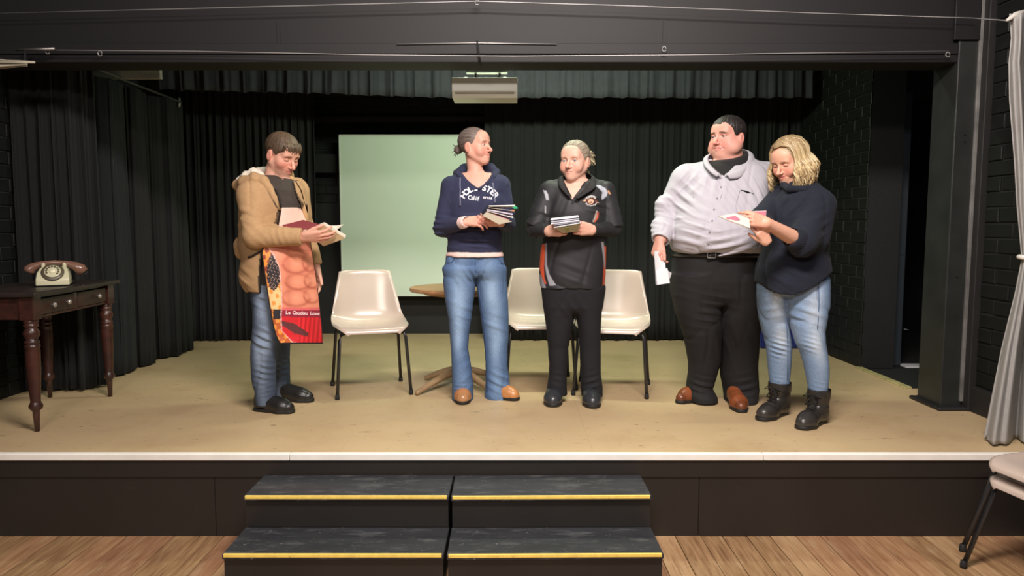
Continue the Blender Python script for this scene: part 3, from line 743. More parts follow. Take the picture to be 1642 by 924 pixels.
def arr(v): return np.array(v, dtype=np.float32)
def rc(a, b, ra, rb, cut=None):
    """tapered capsule; cut = end the b side flat"""
    a, b = arr(a), arr(b); ba = b - a; L2 = float(ba @ ba) + 1e-9; L = math.sqrt(L2)
    def f(X, Y, Z):
        x, y, z = X - a[0], Y - a[1], Z - a[2]
        h = (x * ba[0] + y * ba[1] + z * ba[2]) / L2; t = np.clip(h, 0, 1)
        d = np.sqrt((x - t * ba[0]) ** 2 + (y - t * ba[1]) ** 2 + (z - t * ba[2]) ** 2) - (ra + (rb - ra) * t)
        if cut: d = np.maximum(d, (h - 1) * L)
        return d
    r = max(ra, rb)
    return f, np.minimum(a, b) - r, np.maximum(a, b) + r
def ell(c, r, R=None):
    c, r = arr(c), arr(r); R = np.eye(3, dtype=np.float32) if R is None else R
    def f(X, Y, Z):
        x, y, z = X - c[0], Y - c[1], Z - c[2]
        p = [(x * R[0][q] + y * R[1][q] + z * R[2][q]) for q in range(3)]
        k0 = np.sqrt(sum((p[q] / r[q]) ** 2 for q in range(3))); k1 = np.sqrt(sum((p[q] / r[q] ** 2) ** 2 for q in range(3))) + 1e-9
        return k0 * (k0 - 1) / k1
    m = float(r.max()); return f, c - m, c + m
def loft(rows, ex=2.3, shrink=0.0, ztop=None, zbot=None, blur=0.025, kz=0.0):
    """rows (z, cx, cy, rx, ry) stacked bottom to top in any order: superellipse sections"""
    rows = sorted(rows); zs = np.array([r[0] for r in rows]); dense = np.linspace(zs[0], zs[-1], 240); stp = dense[1] - dense[0]
    nb = max(1, int(blur / stp)); ker = np.hanning(nb + 2)[1:-1] if nb > 1 else np.ones(1); ker = ker / ker.sum()
    cols = []
    for q in range(1, 5):
        y = np.interp(dense, zs, [r[q] for r in rows]); y = np.convolve(np.pad(y, (len(ker) // 2, len(ker) - 1 - len(ker) // 2), mode='edge'), ker, 'valid'); cols.append(y)
    zt = zs[-1] if ztop is None else ztop; zb = zs[0] if zbot is None else zbot
    def f(X, Y, Z):
        z = Z[0, 0, :]; g = [np.interp(z, dense, c).astype(np.float32)[None, None, :] for c in cols]
        rx, ry = g[2] - shrink, g[3] - shrink
        ax, ay = np.abs(X - g[0]) / rx, np.abs(Y - g[1]) / ry
        k0 = (ax ** ex + ay ** ex) ** (1 / ex)
        gr = np.sqrt((ax ** (ex - 1) / rx) ** 2 + (ay ** (ex - 1) / ry) ** 2) * np.maximum(k0, 1e-4) ** (1 - ex) + 1e-6
        d = (k0 - 1) / np.maximum(gr, 1.0)
        e = np.maximum(Z - zt, zb - Z)
        return np.maximum(d, e) if kz == 0 else np.log(np.exp(d / kz) + np.exp(e / kz)) * kz
    c1, c2, c3, c4 = [np.array(c) for c in cols]
    return f, (float((c1 - c3).min()), float((c2 - c4).min()), zb), (float((c1 + c3).max()), float((c2 + c4).max()), zt)

def noise3(x, y, z, f, ph=0.0):
    a = np.sin(f * (x * 1.0 + 0.6 * y + 0.3 * z) + ph + 1.3 * np.sin(f * 0.7 * (z - 0.4 * x) + 2 * ph))
    b = np.sin(f * (0.8 * z - 0.7 * x + 0.5 * y) + 1.7 * ph + 1.1 * np.sin(f * 0.6 * (y + 0.8 * x) + ph))
    c = np.sin(f * 1.7 * (y - 0.3 * z + 0.2 * x) + 0.9 * ph)
    return (a + b + 0.6 * c) / 2.6
def folds(lst, base=0.0, bf=9.0, ph=0.0, cr=0.008):
    """local wrinkle trains: (centre, radius, direction across folds, wavelength, amplitude)"""
    def fn(x, y, z):
        d = base * noise3(x, y, z, bf, ph) if base else np.zeros_like(x)
        if base:
            n2 = noise3(x + 0.15 * z, y, z * 0.8, 17.0, ph + 2.0); m2 = np.clip(0.5 + noise3(x, y, z, 7.0, ph + 5.0), 0, 1)
            d = d + cr * m2 * np.clip(1 - np.abs(n2) / 0.22, 0, 1) ** 1.5
        for i, (c, R, dr, wl, am) in enumerate(lst):
            r2 = ((x - c[0]) ** 2 + (y - c[1]) ** 2 + (z - c[2]) ** 2) / (R * R); w = np.exp(-r2 * 1.6)
            dv = arr(dr) / np.linalg.norm(dr)
            p = ((x - c[0]) * dv[0] + (y - c[1]) * dv[1] + (z - c[2]) * dv[2]) * 2 * math.pi / wl
            p = p + 1.4 * noise3(x, y, z, 11.0, i * 1.9 + ph)
            s = (0.5 + 0.5 * np.sin(p)) ** 2.0 * 1.8 - 0.65 + 0.2 * np.sin(2.3 * p + 0.6)
            w = w * np.clip(0.6 + 0.75 * noise3(x, y, z, 16.0, i * 2.7 + 1.0 + ph), 0.05, 1.3)
            d = d - 1.35 * am * w * s
        return d.astype(np.float32)
    return fn
def paint(me, V, cols):
    a = me.color_attributes.new('Col', 'FLOAT_COLOR', 'POINT'); c = np.ones((len(V), 4), dtype=np.float32); c[:, :3] = cols
    a.data.foreach_set('color', c.ravel())
def lin(r, g, b): return np.array(srgb(r, g, b)[:3], dtype=np.float32)
def mixc(C, col, w): 
    w = np.clip(w, 0, 1)[:, None]; return C * (1 - w) + np.asarray(col, dtype=np.float32)[None, :] * w

# ---- materials shared by the figures
M_skin = material('skin', rough=0.5, attr=True, var=0.03, vscale=60, bump=0.06, bscale=500, sss=0.06, spec=0.35)
M_hair = material('hair', rough=0.55, attr=True, var=0.22, vscale=120, bump=0.25, bscale=300)
M_knit = material('jersey_cloth', rough=0.9, attr=True, var=0.05, vscale=60, bump=0.2, bscale=600, sheen=0.02)
M_denim = material('denim', rough=0.85, attr=True, var=0.10, vscale=90, bump=0.3, bscale=700)
M_poly = material('polo_polyester', rough=0.62, attr=True, var=0.05, vscale=60, bump=0.1, bscale=600)
M_shirt = material('cotton_shirt', rough=0.85, attr=True, var=0.02, vscale=80, bump=0.12, bscale=700)
M_trous = material('black_trouser_cloth', rough=0.85, attr=True, var=0.1, vscale=60, bump=0.2, bscale=600)
M_canvas = material('tan_canvas_cloth', rough=0.9, attr=True, var=0.06, vscale=50, bump=0.25, bscale=500)
M_fleece = material('white_fleece', srgb(226, 216, 200), 0.95, var=0.12, vscale=90, bump=0.9, bscale=110)
M_leather = material('shoe_leather', rough=0.32, attr=True, var=0.12, vscale=30, bump=0.1, bscale=120)
M_sole = material('dark_sole', srgb(30, 28, 27), 0.6)
M_lace = material('lace_cord', srgb(28, 28, 28), 0.8)
M_eyew = material('eye_white', srgb(196, 182, 174), 0.25)
M_pupil = material('pupil', srgb(20, 18, 18), 0.15)

def head_frame(o, yaw, pitch, roll=0.0):
    """columns lateral (person's left), forward, up; yaw 0 faces the camera, positive to the viewer's right; pitch down positive"""
    f0 = np.array([math.sin(yaw), -math.cos(yaw), 0.0]); z0 = np.array([0, 0, 1.0])
    f = f0 * math.cos(pitch) - z0 * math.sin(pitch); u = z0 * math.cos(pitch) + f0 * math.sin(pitch)
    l = np.cross(u, f)                                     # person's left
    if roll: l, u = l * math.cos(roll) + u * math.sin(roll), u * math.cos(roll) - l * math.sin(roll)
    return np.array(o, dtype=float), np.stack([l, f, u], 1)

class Head:
    def __init__(s, o, yaw, pitch=0.0, roll=0.0, k=1.0, wide=1.0, fat=0.0, lid=0.0, gaze=(0, 0), jawl=1.0, smile=0.0, nose=1.0, fem=False):
        s.o, s.M = head_frame(o, yaw, pitch, roll); s.k = k; s.wide = wide; s.fat = fat; s.lid = lid; s.gaze = gaze; s.jawl = jawl; s.smile = smile; s.nose = nose; s.fem = fem
    def w(s, p): return s.o + s.M @ (np.array(p, dtype=float) * np.array([s.k * s.wide, s.k, s.k]))
    def loc(s, V): return ((V - s.o) @ s.M) / np.array([s.k * s.wide, s.k, s.k])
    def E(s, c, r): return ell(s.w(c), np.array(r) * np.array([s.k * s.wide, s.k, s.k]), s.M)
    def C(s, a, b, ra, rb=None, m=1.0): return rc(s.w(a), s.w(b), ra * s.k, (rb or ra) * s.k)
    def box(s, r=0.19): return s.o - r, s.o + r
    def build(s, V):
        E, C = s.E, s.C; j = s.jawl; ft = s.fat
        V.op(E((0, -0.014, 0.036), (0.074, 0.094, 0.079)))
        V.op(E((0, 0.024, -0.025), (0.060, 0.062, 0.082)), 0.03)
        for sx in (-1, 1):
            V.op(C((sx * 0.050, -0.006, -0.045), (sx * 0.012, 0.052, -0.092 * j), 0.022 + 0.02 * ft, 0.018 + 0.012 * ft), 0.03)
            V.op(E((sx * 0.041, 0.050, -0.026), (0.022, 0.022, 0.022)), 0.03)
            if ft: V.op(E((sx * 0.045, 0.028, -0.062), (0.036 * (1 + ft * .4), 0.045, 0.042)), 0.03)
        V.op(E((0, 0.066, -0.094 * j), (0.019, 0.017, 0.016)), 0.022)
        V.op(E((0, 0.062, 0.045), (0.052, 0.024, 0.035)), 0.03)
        V.op(C((-0.036, 0.070, 0.017), (0.036, 0.070, 0.017), 0.012), 0.02)
        V.op(E((0, 0.072, -0.064), (0.026, 0.018, 0.022)), 0.02)
        if ft: V.op(E((0, 0.018, -0.115), (0.055, 0.052, 0.034)), 0.03)
        for sx in (-1, 1): V.op(E((sx * 0.032, 0.0895, 0.002), (0.021, 0.0155, 0.0125)), 0.011, 's')
        nl = 0.036 * s.nose
        V.op(C((0, 0.080, 0.010), (0, 0.090 + 0.017 * s.nose, -nl + 0.004), 0.0065, 0.0088), 0.010)
        V.op(E((0, 0.090 + 0.018 * s.nose, -nl), (0.0105, 0.011, 0.0095)), 0.006)
        for sx in (-1, 1):
            V.op(E((sx * 0.0125, 0.092, -nl - 0.004), (0.0085, 0.0115, 0.0075)), 0.006)
            V.op(E((sx * 0.006, 0.100, -nl - 0.0115), (0.0032, 0.005, 0.003)), 0.003, 's')
        up = 0.004 * s.smile
        for sx in (-1, 1):
            V.op(C((0, 0.0885, -0.0575), (sx * 0.022, 0.079, -0.0625 + up), 0.0048, 0.003), 0.006)
            V.op(C((0, 0.0880, -0.0695), (sx * 0.020, 0.079, -0.0655 + up), 0.0056, 0.003), 0.006)
            V.op(C((0, 0.094, -0.0632), (sx * 0.024, 0.083, -0.0638 + up * 1.4), 0.0016, 0.0016), 0.003, 's')
            if s.smile: V.op(E((sx * 0.040, 0.058, -0.045), (0.020, 0.016, 0.018)), 0.02)
            V.op(C((sx * 0.017, 0.094, -nl - 0.006), (sx * 0.030, 0.080, -0.066), 0.002, 0.002), 0.008, 's')
        # lids over the eyeballs
        for sx in (-1, 1):
            c = np.array((sx * 0.0315, 0.0695, 0.0)); r = 0.0138
            f0, lo, hi = s.E(c, (r, r, r)); zl = 0.0045 - 0.0125 * s.lid; O, M, kk = s.o, s.M, s.k
            def lids(X, Y, Z, f0=f0, c=c, zl=zl):
                lz = ((X - O[0]) * M[0, 2] + (Y - O[1]) * M[1, 2] + (Z - O[2]) * M[2, 2])
                ly = ((X - O[0]) * M[0, 1] + (Y - O[1]) * M[1, 1] + (Z - O[2]) * M[2, 1])
                gap = np.maximum(lz - zl * kk, -0.0050 * kk - lz)
                return np.maximum(f0(X, Y, Z), -gap)
            V.op((lids, lo, hi), 0.002)
        for sx in (-1, 1):
            f0, lo, hi = s.E((sx * 0.0775, -0.012, -0.010), (0.0085, 0.0195, 0.031)); V.op((f0, lo, hi), 0.006)
            V.op(E((sx * 0.0875, -0.008, -0.006), (0.005, 0.0115, 0.019)), 0.004, 's')
            V.op(E((sx * 0.0795, 0.002, -0.012), (0.004, 0.005, 0.007)), 0.003)
    def colors(s, C, V, base, lips=(196, 120, 112), brow=(90, 66, 50), blush=(226, 140, 124), stubble=None, red=0.5, browt=1.0):
        near = ((V - s.o) ** 2).sum(1) < 0.2 ** 2
        L = s.loc(V); x, y, z = np.abs(L[:, 0]), L[:, 1], L[:, 2]
        fr = near & (y > 0.03)
        g = lambda a, b, r: np.exp(-((a) ** 2 + (b) ** 2) / (r * r))
        up = 0.004 * s.smile
        C = mixc(C, lin(*blush), fr * red * g(x - 0.042, (z + 0.035), 0.028))
        C = mixc(C, lin(*blush), fr * red * 0.8 * g(x, z + 0.036, 0.014))
        C = mixc(C, lin(176, 112, 98), fr * 0.30 * g(x - 0.030, z - 0.006, 0.014))
        C = mixc(C, lin(*blush), near * red * 0.6 * smoothstep(0.0765, 0.080, x) * (np.abs(z + 0.01) < 0.036) * (y < 0.010) * (y > -0.04))
        if stubble:
            C = mixc(C, lin(*stubble), fr * 0.35 * smoothstep(-0.045, -0.062, z) * (y > 0.03))
        lipm = smoothstep(0.0105, 0.0065, np.abs(z + 0.0635 - up * (x / 0.022) ** 2)) * smoothstep(0.026, 0.019, x) * (y > 0.07)
        C = mixc(C, lin(*lips), fr * 0.75 * lipm)
        C = mixc(C, lin(120, 62, 58), fr * 0.75 * smoothstep(0.0022, 0.001, np.abs(z + 0.0636 - up * (x / 0.022) ** 2)) * smoothstep(0.025, 0.022, x) * (y > 0.07))
        bz = 0.0215 - 0.006 * np.clip((x - 0.03) / 0.02, 0, 1)
        C = mixc(C, lin(*brow), fr * 0.8 * browt * smoothstep(0.0035 + 0.0025 * browt, 0.0012 + 0.0022 * browt, np.abs(z - bz)) * smoothstep(0.010, 0.014, x) * smoothstep(0.054, 0.046, x) * (y > 0.05))
        # lash lines
        zl = 0.0045 - 0.0125 * s.lid
        C = mixc(C, lin(70, 48, 42), fr * 0.85 * smoothstep(0.0034, 0.0016, np.abs(z - zl)) * smoothstep(0.0155, 0.0125, np.abs(x - 0.0315)) * (y > 0.066))
        C = mixc(C, lin(60, 30, 28), fr * 0.7 * g(x - 0.006, z + 0.036 * s.nose + 0.0125, 0.0035) * (y > 0.095))
        return C
    def eyes(s, parent, iris):
        mi = material('iris', srgb(*iris), 0.2)
        for sx in (-1, 1):
            c = s.w((sx * 0.0315, 0.0695, 0.0)); r = 0.0128 * s.k
            d = s.M @ np.array([math.sin(s.gaze[0]), math.cos(s.gaze[0]) * math.cos(s.gaze[1]), -math.sin(s.gaze[1])]); d = Vector(d).normalized()
            q = d.to_track_quat('Z', 'Y').to_matrix()
            prof = [(r * math.sin(t), r * math.cos(t)) for t in np.radians([2, 8, 13, 20, 26, 33, 50, 70, 90, 115, 140, 165])]
            mb = MB().lathe(prof, c, 16, axis=q)
            o = mb.build('eye', [M_eyew, mi, M_pupil], parent, smooth=True)
            for p in o.data.polygons:
                a = math.degrees((Vector(p.center) - Vector(c)).normalized().angle(d)); p.material_index = 2 if a < 12 else (1 if a < 27 else 0)
            o.data.polygons[-2].material_index = 0
            if Vector(o.data.polygons[len(prof) * 16 - 16].center).length: pass

def hand(wrist, axis, nrm, side, curl=0.5, spread=0.06, thumb=(0.7, 0.3, 0.2), k=1.0, curls=None, fat=1.0):
    """capsules for a hand: axis wrist->knuckles, nrm out of the back of the hand, side = thumb side; returns (palm prims, finger prims)"""
    w = np.array(wrist, float); a = np.array(axis, float); a /= np.linalg.norm(a)
    n = np.array(nrm, float); n -= a * (n @ a); n /= np.linalg.norm(n); sd = np.array(side, float); sd -= a * (sd @ a) + n * (sd @ n); sd /= np.linalg.norm(sd)
    palm, fing = [], []
    offs = [0.030, 0.010, -0.010, -0.028]; lens = [(0.040, 0.024, 0.020), (0.044, 0.028, 0.021), (0.041, 0.026, 0.021), (0.032, 0.019, 0.018)]
    kn = [0.086, 0.090, 0.085, 0.077]
    for i in range(4):
        kp = w + (a * kn[i] + sd * offs[i] - n * (0.002 if i in (0, 3) else 0)) * k
        palm.append(rc(w + (sd * offs[i] * 0.55 + a * 0.004) * k, kp, 0.0155 * k * fat, 0.0118 * k * fat))
        palm.append(rc(w + (sd * offs[i] * 0.6 + a * 0.03 - n * 0.008) * k, kp - (n * 0.006 + a * 0.008) * k, 0.012 * k * fat, 0.010 * k * fat))
        c = curls[i] if curls else (curl, curl * 1.15, curl * 0.7)
        d = a + sd * spread * (1.5 - i); d /= np.linalg.norm(d); ang = 0; p = kp; r = 0.0096
        for q in range(3):
            ang += c[q]; dd = d * math.cos(ang) - n * math.sin(ang); p2 = p + dd * lens[i][q] * k
            fing.append(rc(p, p2, r * k * fat * (0.92 if i == 3 else 1), (r - 0.0009) * k * fat * (0.92 if i == 3 else 1))); p = p2; r -= 0.0009
    t0 = w + (a * 0.020 + sd * 0.022 - n * 0.004) * k; sp, dn, bend = thumb
    d = a * math.cos(sp) + sd * math.sin(sp) - n * dn; d /= np.linalg.norm(d)
    t1 = t0 + d * 0.044 * k; palm.append(rc(t0, t1, 0.0155 * k * fat, 0.0118 * k * fat))
    d2 = d + (a * math.cos(0) - n * 0.2) * bend; d2 /= np.linalg.norm(d2); t2 = t1 + d2 * 0.032 * k
    fing.append(rc(t1, t2, 0.0108 * k * fat, 0.0098 * k * fat)); d3 = d2 + a * bend * 0.5 - n * 0.05; d3 /= np.linalg.norm(d3)
    fing.append(rc(t2, t2 + d3 * 0.024 * k, 0.0098 * k * fat, 0.0082 * k * fat))
    return palm, fing
def add_hand(V, h):
    for p in h[0]: V.op(p, 0.010, pad=0.01)
    for p in h[1]: V.op(p, 0.0035, pad=0.008)

def hand_box(wrist, r=0.16): w = np.array(wrist, float); return w - r, w + r

def rows_px(Yp, rows, dx=0.0):
    """(row px, left px, right px, half depth, depth offset) -> loft rows at the figure's depth"""
    out = []
    for r in rows:
        py, xl, xr, ry = r[:4]; Y = Yp + (r[4] if len(r) > 4 else 0.0)
        a, b = P(xl, py, Y), P(xr, py, Y); out.append((a.z, (a.x + b.x) / 2 + dx, Y, (b.x - a.x) / 2, ry))
    return out
def J(px, py, Y): return np.array(P(px, py, Y))

def shoe(parent, heel, toe, ankle, col, sole=M_sole, wid=0.043, hgt=0.075, shaft=None, boot=0.0, laces=False, toe_r=0.034, name='shoe', shade=None):
    """a shoe from heel and toe points on the floor"""
    h, t = np.array(heel, float), np.array(toe, float); h[2] = t[2] = STAGE; d = t - h; L = np.linalg.norm(d); d /= L; up = np.array([0, 0, 1.0]); sd = np.cross(up, d)
    an = np.array(ankle, float)
    lo = np.minimum(h, t) - 0.08; hi = np.maximum(h, t) + 0.08; lo[2] = STAGE - 0.01; hi[2] = STAGE + max(0.16, boot + 0.04); hi = np.maximum(hi, an + 0.08); lo = np.minimum(lo, np.array([an[0] - 0.08, an[1] - 0.08, 9]))
    hi[2] = STAGE + max(0.13, boot + 0.02)
    V = Vox(lo, hi, 0.0042)
    mid = h + d * L * 0.45; ball = h + d * L * 0.68; z0 = 0.016
    V.op(rc(h + d * 0.038 + up * 0.045, mid + up * 0.045, 0.036, 0.037))
    V.op(rc(mid + up * 0.044, ball + up * 0.036, 0.037, wid * 0.95), 0.03)
    V.op(rc(ball + up * 0.032, t - d * toe_r + up * 0.030, wid, toe_r), 0.035)
    V.op(rc(h + d * 0.04 + up * 0.05, h + d * 0.045 + up * (hgt), 0.037, 0.036), 0.02)
    V.op(rc(h + d * 0.06 + up * hgt, ball + up * 0.036, 0.034, 0.03), 0.035)
    if boot:
        a1 = np.array([an[0], an[1], STAGE + boot]); V.op(rc(h + d * 0.055 + up * 0.06, a1, 0.052, 0.060, cut=True), 0.03)
        V.op(rc(a1 - up * 0.012, a1 + up * 0.006, 0.064, 0.064), 0.008)
    V.op((lambda X, Y, Z: (STAGE + z0) - Z + 0 * X + 0 * Y, lo, hi), 0, 'i')
    if boot: V.near(0.02, folds([(h + d * 0.07 + up * 0.09, 0.06, (0, 0, 1), 0.03, 0.003), (ball + up * 0.05, 0.05, d, 0.022, 0.002)], 0.0015, 40))
    me, VV = V.mesh(name); c = np.tile(lin(*col), (len(VV), 1))
    s = (VV - h) @ d / L
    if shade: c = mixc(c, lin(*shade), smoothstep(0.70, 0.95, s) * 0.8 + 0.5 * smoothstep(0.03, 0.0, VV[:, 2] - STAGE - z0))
    paint(me, VV, c); o = link(name, me, M_leather, parent, True)
    so = MB(); prof = []
    V2 = Vox(lo, hi, 0.005)
    V2.op(rc(h + d * 0.036, mid, 0.038, 0.037)); V2.op(rc(mid, ball, 0.037, wid + 0.003), 0.02); V2.op(rc(ball, t - d * toe_r, wid + 0.003, toe_r + 0.004), 0.02)
    V2.F = np.minimum(V2.F, 9); base = V2.F.copy(); kz = np.searchsorted(V2.ax[2], STAGE); V2.F[:] = base[:, :, kz:kz + 1]
    V2.op((lambda X, Y, Z: np.maximum(Z - (STAGE + z0 + 0.006), STAGE + 0.0005 - Z) + 0 * X + 0 * Y, lo, hi), 0.004, 'i')
    me2, VV2 = V2.mesh('sole'); VV2 = None; link('sole', me2, sole, o, True)
    if laces:
        lc = MB()
        for q in range(laces):
            f = 0.34 + 0.25 * q / laces if not boot else 0.30 + 0.3 * q / laces
            top = hgt * 1.12 - (hgt * 0.5) * q / laces if not boot else boot * 0.92 - (boot * 0.55) * q / laces
            c0 = h + d * (L * f if not boot else lerp(an @ d - h @ d + 0.056, L * 0.62, q / laces)) + up * top
            pts = [c0 + sd * x + up * (-abs(x) * 0.35) + d * (0.006 * (1 - (x / 0.03) ** 2)) for x in np.linspace(-0.028, 0.028, 7)]
            lc.tube(pts, 0.003, 6)
        lc.build('laces', M_lace, o, smooth=True)
        if boot:
            bw = MB(); c0 = h + d * (an @ d - h @ d + 0.064) + up * boot * 0.93
            for sg in (-1, 1):
                bw.tube([c0, c0 + sd * sg * 0.03 + d * 0.02 + up * 0.012, c0 + sd * sg * 0.05 + d * 0.015 - up * 0.006, c0 + sd * sg * 0.02 + d * 0.01], 0.003, 6)
                bw.tube([c0, c0 + sd * sg * 0.02 + d * 0.02 - up * 0.025, c0 + sd * sg * 0.03 + d * 0.022 - up * 0.05], 0.003, 6)
            bw.build('lace_bow', M_lace, o, smooth=True)
    return o

def hair_mesh(parent, H, fn, col, h=0.0032, r=0.165, name='hair', colf=None, mat=M_hair):
    """fn(lx, ly, lz) -> distance in head-local metres (arrays)"""
    V = Vox(H.o - r, H.o + r, h); X, Y, Z = V.xyz((slice(None),) * 3)
    X, Y, Z = X - H.o[0], Y - H.o[1], Z - H.o[2]; L = [(X * H.M[0, q] + Y * H.M[1, q] + Z * H.M[2, q]) / (H.k * (H.wide if q == 0 else 1)) for q in range(3)]
    V.F = (fn(*L) * H.k).astype(np.float32); me, VV = V.mesh(name)
    l = H.loc(VV); c = np.tile(lin(*col), (len(VV), 1))
    if colf: c = colf(c, l)
    paint(me, VV, c); return link(name, me, mat, parent, True)
def eln(x, y, z, c, r):
    p = ((x - c[0]) / r[0], (y - c[1]) / r[1], (z - c[2]) / r[2]); k0 = np.sqrt(p[0] ** 2 + p[1] ** 2 + p[2] ** 2)
    k1 = np.sqrt((p[0] / r[0]) ** 2 + (p[1] / r[1]) ** 2 + (p[2] / r[2]) ** 2) + 1e-9; return k0 * (k0 - 1) / k1
def strands(a, q, f, ph=0.0):
    """irregular strand relief around an angle a, drifting slowly along q"""
    w = 2.2 * np.sin(a * 5.3 + ph) + 1.6 * np.sin(a * 11.7 + 2 * ph + q * 9) + 1.1 * np.sin(a * 23.1 + q * 14 + ph)
    return 0.5 * np.sin(a * f + 2.4 * w + q * 20) + 0.35 * np.sin(a * f * 0.47 + 1.7 * w + ph) + 0.3 * np.sin(a * f * 1.9 + 3.1 * w - q * 33)
def smn(a, b, k): h = np.clip(0.5 + 0.5 * (b - a) / k, 0, 1); return b + (a - b) * h - k * h * (1 - h)
def smx(a, b, k): return -smn(-a, -b, k)

def planar(c4):
    a, b, c, d = [Vector(p) for p in c4]; o = Vector((0, 0, CAM_Z)); n = (b - a).cross(c - a)
    if n.length < 1e-9: return [a, b, c, d]
    n.normalize(); v = d - o; k = v.dot(n)
    q = o + v * ((a - o).dot(n) / k) if abs(k) > 1e-6 else d
    if (q - d).length > 0.12: q = d - n * (d - a).dot(n)
    return [a, b, c, q]
def sheet(mb, c4, th, mi=0, bow=0.0, n=6):
    """thin slab from four corner points (a-b along u, a-d along v), optionally bowed"""
    a, b, c, d = [Vector(p) for p in c4]; nr = (b - a).cross(d - a).normalized()
    def fn(side):
        return lambda u, v: (a.lerp(b, u).lerp(d.lerp(c, u), v) + nr * (side * th / 2 + bow * math.sin(math.pi * u)))
    m = 5
    k0 = len(mb.v); mb.grid(fn(1), n, m, mi); k1 = len(mb.v); mb.grid(lambda u, v: fn(-1)(1 - u, v), n, m, mi)
    f = lambda i, j: k0 + j * (n + 1) + i
    g = lambda i, j: k1 + j * (n + 1) + (n - i)
    for i in range(n):
        mb.f.append((f(i, 0), g(i, 0), g(i + 1, 0), f(i + 1, 0))); mb.mi.append(mi); mb.f.append((f(i, m), f(i + 1, m), g(i + 1, m), g(i, m))); mb.mi.append(mi)
    for j in range(m):
        mb.f.append((f(0, j), f(0, j + 1), g(0, j + 1), g(0, j))); mb.mi.append(mi); mb.f.append((f(n, j), g(n, j), g(n, j + 1), f(n, j + 1))); mb.mi.append(mi)
    return mb
def glyph(ch, size, bold=0.0, shear=0.0):
    cu = bpy.data.curves.new('glyph', 'FONT'); cu.body = ch; cu.size = size; cu.align_x = 'CENTER'; cu.offset = bold; cu.shear = shear; cu.resolution_u = 3
    o = bpy.data.objects.new('glyph', cu); COL.objects.link(o); dg = bpy.context.evaluated_depsgraph_get()
    me = bpy.data.meshes.new_from_object(o.evaluated_get(dg)); vs = [tuple(v.co) for v in me.vertices]; fs = [tuple(p.vertices) for p in me.polygons]
    bpy.data.objects.remove(o); bpy.data.curves.remove(cu); bpy.data.meshes.remove(me)
    return vs, fs
def bvh_of(*objs):
    vs, fs = [], []
    for o in objs:
        n = len(vs); vs += [v.co.copy() for v in o.data.vertices]; fs += [tuple(i + n for i in p.vertices) for p in o.data.polygons]
    return BVHTree.FromPolygons(vs, fs)
def cast(bvh, px, py, off=0.003):
    """the point of a garment seen at a photo pixel, lifted off its surface"""
    o = Vector((0, 0, CAM_Z)); d = (P(px, py, 4.0) - o).normalized(); h = bvh.ray_cast(o, d)
    return None if h[0] is None else h[0] - d * off
def lettering(name, parent, bvh, items, mat, off=0.0035, single=False):
    """items: (char, px, py, size px, angle, bold); projected on a garment and lifted off it slightly"""
    mb = MB()
    for ch, px, py, sz, ang, bold in items:
        vs, fs = glyph(ch, 1.0, bold); ca, sa = math.cos(ang), math.sin(ang); out = []
        ok = True
        for x, y, _ in vs:
            y -= 0.35; q = cast(bvh, px + sz * (x * ca - y * sa), py - sz * (x * sa + y * ca), off)
            if q is None: ok = False; break
            out.append(q)
        if ok and single: MB().add(out, fs).build(name, mat, parent)
        elif ok: mb.add(out, fs)
    if single: return None
    o = mb.build(name, mat, parent); o['kind'] = 'stuff'; return o
